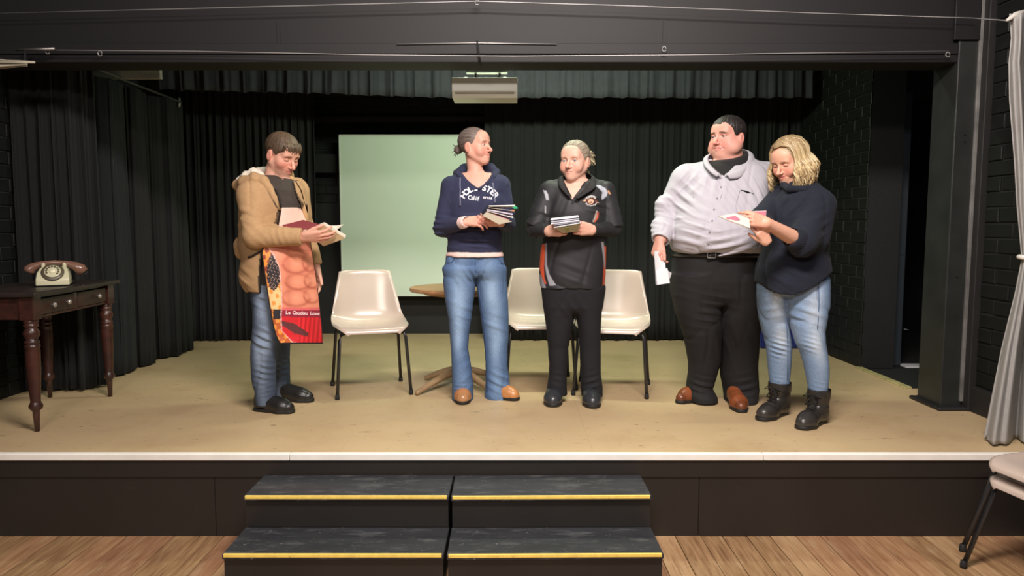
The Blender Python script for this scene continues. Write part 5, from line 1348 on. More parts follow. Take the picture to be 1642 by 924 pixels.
# ================================================================== woman in the navy hoodie
def woman_hoodie():
    Y = 4.44; p = person(Y, 768, 'woman in navy hoodie and flared blue jeans holding notebooks, head turned right')
    H = Head(J(762, 235, Y), math.radians(62), math.radians(-4), k=1.0, lid=0.2, smile=.5, gaze=(0.1, -0.1), wide=.96, nose=1.0)
    L = rows_px(Y, [(430, 711, 764, .11), (452, 711, 763.5, .105), (480, 714, 760, .10), (512, 719, 756, .09), (535, 720.5, 752.5, .08), (560, 722.5, 751, .078), (590, 724, 756, .082), (620, 725, 759, .09), (640, 725.5, 758.5, .10)])
    R = rows_px(Y, [(430, 760, 811, .11, .03), (452, 763, 812.5, .105, .03), (480, 767, 815, .10, .04), (512, 771, 816, .09, .05), (540, 775, 815.5, .085, .06), (565, 778, 813.5, .08, .06), (590, 779, 813.5, .085, .06), (615, 779, 818, .095, .06), (632, 777.5, 820, .105, .05), (640, 777, 820, .105, .05)])
    hips = rows_px(Y, [(400, 717, 804, .115), (415, 714, 807, .12), (432, 712, 810, .12), (444, 716, 808, .10)])
    torso = rows_px(Y, [(278, 736, 792, .06), (290, 722, 806, .09), (305, 717, 810, .11), (325, 716, 809, .125), (345, 717, 807, .12), (370, 719, 805, .115), (395, 718, 804, .115), (404, 718, 804, .115)])
    shl, shr = J(722, 300, Y), J(804, 299, Y + .02)
    ell_, wrl = J(709, 366, Y - .03), J(743, 357, Y - .20)
    elr, wrr = J(814, 358, Y + .01), J(803, 357, Y - .16)
    nb = J(764, 284, Y)
    hl = mkhand(J(745, 355.5, Y - .205), (1, -0.25, 0.05), (-0.1, -0.75, 0.65), (0.3, 0.5, 0.8), curls=[(0.55, 0.5, 0.3), (0.45, 0.55, 0.35), (0.45, 0.6, 0.4), (0.5, 0.65, 0.4)], thumb=(0.35, 0.1, 0.6), k=.92)
    hr = mkhand(J(806, 357, Y - .17), (-0.9, -0.45, -0.05), (0.15, -0.5, -0.85), (-0.3, -0.8, 0.5), curls=[(0.35, 0.4, 0.2)] * 4, thumb=(0.5, -0.3, 0.5), k=.92)
    fl, fr = foot((742, 650), 4, .245), foot((831, 643), 52, .245)
    body(p, H, torso, hips, [L, R], [(shl, ell_, wrl, .045, .038, .026), (shr, elr, wrr, .045, .038, .026)], [hl, hr], (nb, 0.047), [shl, shr], [fl, fr], (220, 166, 146),
         brow=(150, 116, 100), browt=.5, lips=(206, 130, 120), red=0.6, stubble=None)
    H.eyes(p, (96, 110, 110))
    # neck tendon and hair pulled back into a bun
    def fn(x, y, z):
        a = np.arctan2(x, z - 0.005); n = 0.0013 * strands(a, y, 60, .5)
        d = eln(x, y, z, (0, -0.016, 0.036), (0.0785, 0.099, 0.083)) + n
        zl = np.interp(y, [-.13, -.06, -.040, -.032, .0, .010, .020, .034, .050, .066, .078, .1], [-.062, -.062, -.05, .016, .020, .004, .002, .030, .058, .074, .086, .10]).astype(np.float32)
        d = smx(d, zl - z, 0.007)
        b = eln(x, y, z, (0.0, -0.122, -0.004), (0.030, 0.026, 0.028)) + 0.002 * np.sin(z * 400 + x * 250)
        return smn(d, b, 0.006)
    hair_mesh(p, H, fn, (104, 90, 84), colf=lambda c, l: mixc(mixc(c, lin(66, 54, 50), 0.6 * smoothstep(.03, -.02, l[:, 1])), lin(150, 136, 128), 0.5 * (0.4 + 0.6 * strands(np.arctan2(l[:, 0], l[:, 2] - .005), l[:, 1], 70, 1.1))))
    mb = MB(); r = random.Random(5)
    for q in range(12):
        a = r.uniform(0, 6.28); c = np.array((0, -.125, -.004)); d = np.array((math.cos(a) * .03, -.012 + r.uniform(-.01, .01), math.sin(a) * .03))
        mb.tube([H.w(c + d * .6), H.w(c + d * 1.1), H.w(c + d * r.uniform(1.2, 1.5) + np.array((0, r.uniform(-.006, .01), r.uniform(-.01, .004))))], [.003, .0026, .001], 5, col=tuple(lin(90, 78, 70)) + (1,))
    mb.build('bun_wisps', M_hair, p, smooth=True, colors=True)
    # hoodie
    navy = lin(44, 48, 76)
    V = top_field(torso, [J(724, 297, Y), J(802, 296, Y + .02)], nb, [(shl, ell_, wrl, .056, .052, .034), (shr, elr, wrr, .056, .052, .034)], P(760, 404, Y).z, neck_r=.062, sh_r=.05)
    V.op(loft(rows_px(Y, [(396, 717, 805, .118), (404, 717, 805, .118)]), 2.3), .004)
    V.op(loft(rows_px(Y, [(346, 728, 800, .125), (385, 726, 800, .128)]), 2.4), .02)   # kangaroo pocket bulge
    # neckline: a V cut down the front, following the neck at the back
    vt = [(262, 40), (270, 30), (278, 25), (288, 17), (297, 7), (301, -1), (304, -3)]
    zz = [P(768, q, Y - .1).z for q, _ in vt][::-1]; hw = [w / 262. for _, w in vt][::-1]; xc = P(767, 290, Y - .08).x
    def vcut(X, Y_, Z):
        w = np.interp(Z[0, 0, :], zz, hw)[None, None, :]; return np.maximum(np.abs(X - xc) - w, Y_ - (Y + .012)) + 0 * Z
    V.op((vcut, np.array([xc - .2, Y - .3, zz[0]]), np.array([xc + .2, Y + .05, zz[-1] + .05])), .004, 's')
    V.op(rc(nb - np.array([0, 0, .06]), nb + np.array([0, 0, .1]), .056, .062), .004, 's')
    V.op(loft(torso, 2.2, .013), .0, 's') if False else None
    fl_ = [(J(800, 375, Y - .12), .08, (0.5, 0, 1), .04, .006), (J(706, 362, Y - .05), .08, (0.2, .2, 1), .035, .006), (J(812, 345, Y), .08, (-.2, .1, 1), .04, .006), (J(730, 320, Y - .1), .08, (1, 0, .5), .05, .004), (J(765, 388, Y - .12), .12, (.1, 0, 1), .035, .004), (J(722, 330, Y), .06, (1, 0, .4), .03, .005)]
    hd = garment(p, 'hoodie', V, M_knit, lambda VV: mixc(np.tile(navy, (len(VV), 1)), lin(32, 34, 56), 0.5 * (np.abs(VV[:, 2] - P(768, 400, Y).z) < .016)), folds(fl_, .0025, 11, .2))
    # hood lying round the neck
    hb = [J(736, 281, Y - .05), J(733, 278, Y + .03), J(745, 272, Y + .09), J(768, 270, Y + .11), J(786, 271, Y + .09), J(795, 277, Y + .03), J(791, 284, Y - .05), J(781, 294, Y - .09), J(769, 303, Y - .115)]
    V = Vox(np.min(hb, 0) - .07, np.max(hb, 0) + .07, .0048); rd = [.016, .024, .036, .04, .036, .028, .017, .010, .006]
    for a, b, r1, r2 in zip(hb, hb[1:], rd, rd[1:]): V.op(rc(a, b, r1, r2), .010)
    h2 = [hb[0], J(748, 292, Y - .085), J(768, 303, Y - .115)]
    for a, b, r1, r2 in zip(h2, h2[1:], [.016, .009], [.009, .006]): V.op(rc(a, b, r1, r2), .006)
    V.op(rc(nb - np.array([0, 0, .06]), nb + np.array([0, 0, .12]), .055, .060), .003, 's')
    garment(p, 'hood', V, M_knit, flat(42, 46, 72), folds([(J(786, 278, Y + .04), .06, (1, .4, .4), .03, .003)], .0015))
    # pink undershirt hem and cuff
    V = Vox(np.array(J(705, 430, Y)) - .16, np.array(J(812, 385, Y)) + .16, .005)
    V.op(loft(rows_px(Y, [(400, 721, 801, .10), (403.6, 718, 804, .112), (405.5, 714.5, 807, .134), (412, 713.5, 808, .138), (416, 714, 808, .138)]), 2.3, zbot=P(760, 411.5, Y).z)); V.op(loft(hips, 2.4, -.001), .002, 's') if False else None
    garment(p, 'undershirt', V, M_shirt, flat(238, 206, 196), folds([(J(760, 408, Y - .12), .14, (1, 0, .4), .05, .002)], .001))
    ax = (wrl - ell_) / np.linalg.norm(wrl - ell_); V = Vox(wrl - .07, wrl + .07, .004); V.op(rc(wrl - ax * .012, wrl + ax * .012, .036, .035)); V.op(rc(wrl - ax * .03, wrl + ax * .06, .026, .026), .002, 's')
    garment(p, 'cuff', V, M_shirt, flat(240, 208, 204))
    # drawstrings lie on the hoodie
    bv = bvh_of(hd); cordm = material('cord_grey', srgb(120, 122, 146), .8)
    for pts in ([(738, 285), (737.5, 295), (738, 305), (737.5, 315), (738, 325), (738, 330)], [(789, 283), (790.5, 295), (792, 305), (793, 315), (794, 325)]):
        q = [cast(bv, a, b, .004) for a, b in pts]; q = [c for c in q if c is not None]
        MB().tube(q, [.0042] * (len(q) - 1) + [.006], 7).build('drawstring', cordm, hd, smooth=True)
    white = material('hoodie_print_white', srgb(240, 238, 244), .7); it = []
    for i, ch in enumerate('HOLLISTER'):
        a = math.radians(150 - i * 15.0); it.append((ch, 769 + 30 * math.cos(a), 325.5 - 25 * math.sin(a) - (3 if ch == 'I' and i == 4 else 0), 13.0, (a - math.pi / 2) * .93, .035))
    lettering('letter', hd, bv, it, white, single=True)
    it2 = []
    for i, ch in enumerate('Calif'): it2.append((ch, 753.5 + i * 3.3 + (1 if i == 1 else 0), 316.5 + .5 * i, 10.0, -.12, .015))
    for i, ch in enumerate('ornia'): it2.append((ch, 776 + i * 3.0, 316 + .35 * i, 6.5, -.12, .03))
    lettering('lettering', hd, bv, it2, white)
    # jeans
    fj = folds([(J(738, 495, Y - .1), .10, (.5, 0, 1), .06, .007), (J(742, 600, Y - .1), .12, (-.6, 0, 1), .06, .006), (J(795, 510, Y - .05), .12, (.4, 0, 1), .08, .004), (J(762, 450, Y - .1), .08, (1, 0, .6), .035, .005), (J(800, 620, Y - .05), .10, (.5, 0, 1), .05, .006), (J(740, 628, Y - .1), .06, (0, 0, 1), .025, .006), (J(730, 440, Y - .1), .08, (.3, 0, 1), .05, .004)], .003, 10, 1.)
    jn = trousers(p, 'jeans', M_denim, hips, [L, R], denim_colors([L, R], (80, 108, 148), (150, 180, 214), 1.0), fj, [P(742, 640, Y).z, P(800, 639, Y + .05).z])
    bj = bvh_of(jn); seam = material('denim_seam', srgb(64, 88, 130), .9)
    for pts in ([(762, 414), (762, 425), (762.5, 436), (763, 448)], [(768, 465), (771, 485), (774, 505), (777, 525), (779, 550), (780, 580), (780.5, 605), (781, 630)], [(718, 422), (724, 421), (728, 416), (730, 412)], [(808, 424), (803, 422), (800, 416)]):
        q = [cast(bj, a, b, .001) for a, b in pts]; q = [c for c in q if c is not None]
        MB().tube(q, .0028, 6).build('seam', seam, jn, smooth=True)
    tanc = (188, 128, 80)
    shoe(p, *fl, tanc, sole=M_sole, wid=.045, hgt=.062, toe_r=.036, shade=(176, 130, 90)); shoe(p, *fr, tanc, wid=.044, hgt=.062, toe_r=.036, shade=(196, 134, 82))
    finish(p)
    # notebook stack
    b = empty('notebook', J(795, 345, Y - .24), 'ring bound notebook folded open with fanned pages and green tabs', 'notebook'); o = b.location
    pg = material('note_paper_white', srgb(238, 232, 228), .8); lil = material('note_paper_lilac', srgb(216, 206, 224), .8); crd = material('card_back_grey', srgb(186, 176, 156), .7); pk = material('card_pink', srgb(214, 150, 160), .7); gt = material('green_tab', srgb(70, 196, 140), .5); ot = material('orange_tab', srgb(226, 150, 90), .5)
    def S(c4, m, th=.002, nm='page', bow=0.0):
        mb = MB(); sheet(mb, [q - o for q in planar([J(x, y, Y + d) for x, y, d in c4])], th, bow=bow); return mb.build(nm, m, b)
    S([(783, 330.5, -.30), (826, 329.5, -.20), (822, 331.5, -.12), (785, 333, -.17)], pg, .006)
    S([(783, 333, -.30), (823, 338, -.23), (820, 338, -.13), (784, 334, -.17)], crd, .003, 'card')
    S([(780, 336, -.30), (822, 344, -.24), (819, 341, -.13), (782, 336, -.17)], lil, .006)
    S([(780, 338, -.295), (823, 349.5, -.25), (820, 346, -.14), (782, 339, -.17)], pg, .003)
    S([(779, 340, -.29), (817, 353, -.26), (815, 350, -.14), (781, 341, -.16)], pk, .002)
    S([(772, 345, -.295), (781, 340, -.29), (821, 355.5, -.26), (800, 360, -.22)], crd, .003, 'cover')
    for x, y, m in ((825, 332.5, gt), (827, 333.8, gt), (822, 338, ot)): S([(x - 3, y - 1, -.21), (x + 3, y - 1.4, -.205), (x + 3, y + 1, -.20), (x - 3, y + 1.2, -.205)], m, .0015, 'sticky_tab')
    for k in range(9):
        t = k / 8; c = Vector(J(lerp(772, 782.5, t), lerp(345, 331.5, t), Y - .30)) - o
        MB().tube([c + Vector((.006 * math.cos(a), -.006 * math.sin(a) * .6, .007 * math.sin(a))) for a in np.linspace(0, 2 * math.pi, 10)], .0012, 5).build('ring', M_dark, b, smooth=True)
woman_hoodie()

# ================================================================== woman in the black polo shirt
def woman_polo():
    Y = 4.38; p = person(Y, 920, 'woman in black sports polo with orange side panels holding a folded notebook')
    H = Head(J(921.5, 258.5, Y - .02), math.radians(-28), math.radians(2), k=1.03, wide=1.03, fat=0.0, lid=0.12, smile=-.7, gaze=(.25, .05))
    L = rows_px(Y, [(462, 870, 924, .115), (500, 872, 923, .11), (530, 876.5, 916, .095), (560, 879, 911, .075), (600, 880, 909, .068), (620, 877, 909, .078), (634, 876, 910, .08)])
    R = rows_px(Y, [(462, 915, 968, .115), (500, 922, 964, .11), (530, 928, 963, .095), (560, 929.5, 963, .075), (600, 931, 963, .068), (622, 931, 966, .078), (636, 932, 966, .08)])
    hips = rows_px(Y, [(430, 868, 969, .14), (465, 869, 968, .135), (492, 874, 963, .12), (500, 880, 958, .10)])
    torso = rows_px(Y, [(293, 898, 950, .07), (302, 882, 966, .10), (318, 877, 971, .125), (340, 875, 972, .14), (370, 871, 973, .145), (400, 867, 972.5, .145), (440, 865, 971, .15), (462, 866, 969, .15)])
    shl, shr = J(880, 310, Y), J(970, 309, Y)
    ell_, wrl = J(859, 367, Y - .03), J(880, 371, Y - .20)
    elr, wrr = J(982, 367, Y - .02), J(949, 369, Y - .20)
    nb = J(925, 291, Y)
    hl = mkhand(J(880, 371, Y - .21), (0.72, -0.55, 0.1), (-0.5, -0.7, -0.1), (0.3, -0.1, 0.9), curls=[(0.8, 0.8, 0.4), (0.75, 0.9, 0.5), (0.75, 0.95, 0.5), (0.8, 1.0, 0.5)], thumb=(0.35, 0.2, 0.5), k=.95, fat=1.08)
    hr = mkhand(J(949, 369, Y - .21), (-0.72, -0.5, 0.08), (0.5, -0.72, -0.05), (-0.3, -0.1, 0.9), curls=[(0.5, 0.5, 0.3), (0.55, 0.7, 0.4), (0.6, 0.8, 0.4), (0.7, 0.9, 0.5)], thumb=(0.25, 0.2, 0.5), k=.95, fat=1.08)
    fl, fr = foot((886, 654), -5, .25), foot((952, 656), 2, .25)
    body(p, H, torso, hips, [L, R], [(shl, ell_, wrl, .05, .042, .03), (shr, elr, wrr, .05, .042, .03)], [hl, hr], (nb, 0.056), [shl, shr], [fl, fr], (224, 176, 156),
         brow=(186, 150, 130), browt=.5, lips=(212, 144, 130), red=.4)
    H.eyes(p, (96, 116, 132))
    def fn(x, y, z):
        a = np.arctan2(x, z - 0.005); n = 0.0015 * strands(a, y, 56, 1.5)
        d = eln(x, y, z, (0, -0.015, 0.038), (0.081, 0.101, 0.085)) + n
        zl = np.interp(y, [-.13, -.06, -.040, -.032, .0, .010, .020, .034, .050, .066, .078, .1], [-.075, -.07, -.05, .016, .020, .004, .004, .026, .050, .064, .074, .09]).astype(np.float32)
        zl = zl + .010 * np.exp(-(x / .02) ** 2) * -1 * (y > .05)
        return smx(d, zl - z, 0.007)
    hair_mesh(p, H, fn, (140, 126, 110), colf=lambda c, l: mixc(mixc(c, lin(84, 74, 64), 0.7 * np.clip(.2 + strands(np.arctan2(l[:, 0], l[:, 2] - .005), l[:, 1], 40, 3.0), 0, 1)), lin(196, 184, 160), 0.6 * np.clip(strands(np.arctan2(l[:, 0], l[:, 2] - .005), l[:, 1], 66, 4.0), 0, 1)))
    mb = MB(); r = random.Random(11)
    for q in range(60):
        c = np.array((r.uniform(.015, .045), -.104, r.uniform(.015, .05))); d = np.array((r.uniform(.01, .045), -r.uniform(.01, .04), r.uniform(-.03, .025)))
        mb.tube([H.w((c[0], -.095, c[2])), H.w(c + d * .4), H.w(c + d * .8 + np.array((0, 0, -.004))), H.w(c + d + np.array((0, 0, -.015)))], [.004, .004, .003, .001], 5, col=tuple(lin(*r.choice([(176, 160, 128), (200, 186, 150), (130, 116, 98)]))) + (1,))
    for q in range(20):
        c = np.array((r.uniform(.0, .03), -.10, r.uniform(-.05, -.02))); d = np.array((r.uniform(0, .03), -r.uniform(.0, .03), -r.uniform(.02, .06)))
        mb.tube([H.w(c), H.w(c + d * .5), H.w(c + d)], [.003, .003, .001], 5, col=tuple(lin(160, 144, 116)) + (1,))
    mb.build('hair_tail', M_hair, p, smooth=True, colors=True)
    # polo shirt, long black undersleeves
    sl_l, sl_r = shl + (ell_ - shl) * 1.0, shr + (elr - shr) * 1.0
    def ex(V):
        for s, e in ((shl, ell_), (shr, elr)):
            dr = (e - s) / np.linalg.norm(e - s); V.op(rc(s, e - dr * .005, .066, .071, cut=True), .03)
    V = top_field(torso, [J(884, 305, Y), J(966, 304, Y)], nb - np.array([0, 0, .018]), [], P(920, 461, Y).z, neck_r=.062, sh_r=.058, extra=ex, ext=[ell_, elr], h=.0045)
    lo, hi = V.ax[0][0], V.ax[0][-1]
    zz = [P(918, q, Y - .1).z for q in (322, 319, 312, 303, 294, 280)]; hw = [-.008, .002, .022, .048, .064, .075]; xc = P(917.5, 300, Y - .1).x
    def vcut(X, Y_, Z):
        w = np.interp(Z[0, 0, :], zz, hw)[None, None, :]; return np.maximum(np.abs(X - xc) - w, Y_ - (Y + .012)) + 0 * Z
    V.op((vcut, np.array([xc - .2, Y - .3, zz[0]]), np.array([xc + .2, Y + .05, zz[-1] + .05])), .003, 's')
    V.op(rc(nb - np.array([0, 0, .05]), nb + np.array([0, 0, .1]), .064, .068), .003, 's')
    inside = lambda px, py, poly: None
    def pcol(VV):
        C = np.tile(lin(33, 33, 37), (len(VV), 1)).astype(np.float32); px, py = pix(VV); fr_ = VV[:, 1] < Y + .05
        def band(c, tab, col, soft=.8):
            l = np.interp(py, [t[0] for t in tab], [t[1] for t in tab]); r_ = np.interp(py, [t[0] for t in tab], [t[2] for t in tab])
            m = smoothstep(l - soft, l + soft, px) * smoothstep(r_ + soft, r_ - soft, px) * (py >= tab[0][0]) * (py <= tab[-1][0]) * fr_
            return mixc(c, lin(*col), m)
        C = band(C, [(392, 869, 874), (410, 866, 873.5), (430, 865, 872), (445, 869, 873), (455, 873.5, 876)], (226, 92, 54))
        C = band(C, [(390, 874, 877), (410, 874, 877), (425, 873.5, 877), (440, 876, 881), (458, 881, 892)], (150, 150, 158))
        C = band(C, [(440, 864, 867), (462, 866, 876)], (150, 150, 158))
        C = band(C, [(395, 969, 972), (430, 968, 972), (462, 966, 969)], (214, 92, 60))
        C = band(C, [(388, 964, 968), (410, 967, 970), (430, 969, 971)], (150, 148, 152))
        C = band(C, [(338, 956, 958.5), (348, 953, 957), (356, 950, 952)], (168, 150, 140)); C = band(C, [(340, 958.5, 960.5), (350, 956, 959), (357, 951.5, 954)], (200, 92, 64))
        C = band(C, [(305, 871, 875), (312, 873.5, 879), (321, 876, 880)], (178, 180, 188))
        C = band(C, [(330, 874, 875), (342, 874, 875.4)], (200, 200, 206))
        C = band(C, [(297, 955, 962), (302, 960, 971), (308, 966, 974.5), (314, 965, 973), (320, 964.5, 967)], (178, 182, 194))
        C = band(C, [(305, 974, 976), (311, 976, 979.5)], (206, 150, 110))
        return C
    fl_ = [(J(862, 345, Y), .08, (.3, .2, 1), .05, .005), (J(984, 345, Y), .08, (-.3, .2, 1), .05, .005), (J(905, 330, Y - .12), .1, (1, 0, -.4), .07, .004), (J(960, 330, Y - .1), .07, (.2, 0, 1), .05, .004), (J(920, 430, Y - .15), .14, (.3, 0, 1), .09, .003)]
    po = garment(p, 'polo_shirt', V, M_poly, pcol, folds(fl_, .002, 9, .8))
    for s, e, w in ((shl, ell_, wrl), (shr, elr, wrr)):
        V = Vox(np.minimum(e, w) - .09, np.maximum(e, w) + .09, .005); dr = (e - s) / np.linalg.norm(e - s)
        V.op(rc(e - dr * .05, e, .050, .052)); V.op(rc(e, w, .052, .035, cut=True), .012)
        garment(p, 'undersleeve', V, M_knit, flat(26, 26, 30), folds([(e, .08, (1, 0, .6), .03, .004), (w, .05, (1, 0, 0), .02, .003)], .0015))
    # collar: two flaps round the neck
    cm = material('polo_collar_cloth', srgb(36, 35, 37), .8, bump=.3, bscale=500)
    band_collar(p, 'collar', Y, [(917, 317, -.15), (909, 301, -.125), (904, 289, -.075), (905, 280, .0), (925, 275, .065), (946, 280, .01), (947, 288, -.06), (938, 303, -.12), (920, 319, -.155)],
                [(911, 315, -.155), (900.5, 304, -.135), (895.5, 296, -.075), (897, 289, .02), (925, 284, .10), (954, 289, .03), (956, 297, -.06), (951, 304, -.13), (926, 319.5, -.16)], cm)
    bv = bvh_of(po); wh = material('polo_print_white', srgb(220, 216, 214), .7); og = material('polo_print_bronze', srgb(216, 168, 140), .7); rd = material('polo_print_brown', srgb(92, 46, 36), .7)
    it = []
    for i, ch in enumerate('TOWING'): a = math.radians(140 - i * 17); it.append((ch, 948.5 + 10 * math.cos(a), 324 - 9 * math.sin(a), 4.6, a - math.pi / 2, .04))
    for i, ch in enumerate('RECOVERY'): a = math.radians(216 + i * 15); it.append((ch, 948.5 + 10 * math.cos(a), 321.5 - 8.5 * math.sin(a), 3.6, a + math.pi / 2, .03))
    lettering('lettering', po, bv, it, wh)
    def patch(nm, pts, m, off):
        q = [cast(bv, x, y, off) for x, y in pts]
        if all(c is not None for c in q): MB().add(q, [tuple(range(len(q)))]).build(nm, m, po)
    patch('emblem', [(948.5 + 9 * math.cos(a), 323 + 5.5 * math.sin(a)) for a in np.linspace(0, 6.28, 17)[:-1]], rd, .003)
    patch('emblem', [(947.5 + 4.6 * math.cos(a), 323 + 4.2 * math.sin(a)) for a in np.linspace(0, 6.28, 13)[:-1]], og, .0045)
    patch('emblem', [(945.2, 323.6), (949.6, 323.4), (949.8, 325.2), (945, 325.4)], rd, .006)
    patch('emblem', [(934.3, 321.6), (939.8, 319.2), (939.4, 323), (937, 323.2)], og, .004)
    patch('emblem', [(955.4, 325), (961, 325.6), (958, 323.6)], og, .004)
    for q in ((917.8, 321.5), (918, 325.5)):
        c = cast(bv, q[0], q[1], .002)
        if c is not None: MB().lathe([(.0045, 0), (.004, .003), (.0, .0032)], c, 10, axis=Matrix.Rotation(math.pi / 2, 3, 'X')).build('button', M_dark, po)
    tcol = lambda VV: np.tile(lin(20, 20, 27), (len(VV), 1)).astype(np.float32)
    fj = folds([(J(895, 615, Y - .1), .08, (.2, 0, 1), .04, .004), (J(948, 615, Y - .1), .08, (-.3, 0, 1), .04, .004), (J(920, 500, Y - .1), .1, (1, 0, .7), .05, .005)], .003, 10, 2.)
    trousers(p, 'trousers', M_trous, hips, [L, R], tcol, fj, [P(890, 633, Y).z, P(950, 635, Y).z])
    for f in (fl, fr): shoe(p, *f, (52, 54, 58), wid=.05, hgt=.078, toe_r=.042)
    finish(p)
    b = empty('notebook', J(908, 360, Y - .27), 'folded ring bound notebook with white page edges in both hands', 'notebook'); o = b.location
    pg = material('page_edges', srgb(230, 230, 238), .8); crd = material('grey_card', srgb(186, 178, 150), .7); gm = material('grey_page', srgb(190, 190, 204), .8); grn = material('card_green', srgb(160, 164, 96), .7)
    def S(c4, m, th=.002, nm='page'):
        mb = MB(); sheet(mb, [q - o for q in planar([J(x, y, Y + d) for x, y, d in c4])], th); return mb.build(nm, m, b)
    S([(883, 352.5, -.33), (928, 348, -.33), (927, 346, -.22), (884, 351, -.22)], pg, .006)
    S([(884, 356, -.335), (929, 351, -.335), (928, 349, -.22), (885, 354, -.22)], gm, .006)
    S([(883.5, 359, -.335), (929, 353.5, -.335), (928, 352, -.22), (885, 357, -.22)], pg, .006)
    S([(888, 361, -.33), (930, 355, -.33), (929, 354, -.22), (889, 360, -.22)], gm, .004)
    S([(888, 365, -.34), (931, 357.5, -.34), (930, 356, -.22), (889, 363, -.22)], pg, .004)
    S([(889, 365.5, -.33), (930, 358, -.33), (926, 371, -.27), (903, 374, -.27)], crd, .003, 'cover')
    S([(906, 365, -.336), (913, 364, -.336), (912, 369, -.312), (906.5, 370, -.312)], grn, .002, 'cover_print')
    for k in range(6):
        t = k / 5; c = Vector(J(lerp(928, 931, t), lerp(348, 358, t), Y - .33)) - o
        MB().tube([c + Vector((.006 * math.cos(a), .006 * math.sin(a), .004 * math.sin(a))) for a in np.linspace(0, 2 * math.pi, 10)], .0012, 5).build('ring', M_dark, b, smooth=True)
woman_polo()
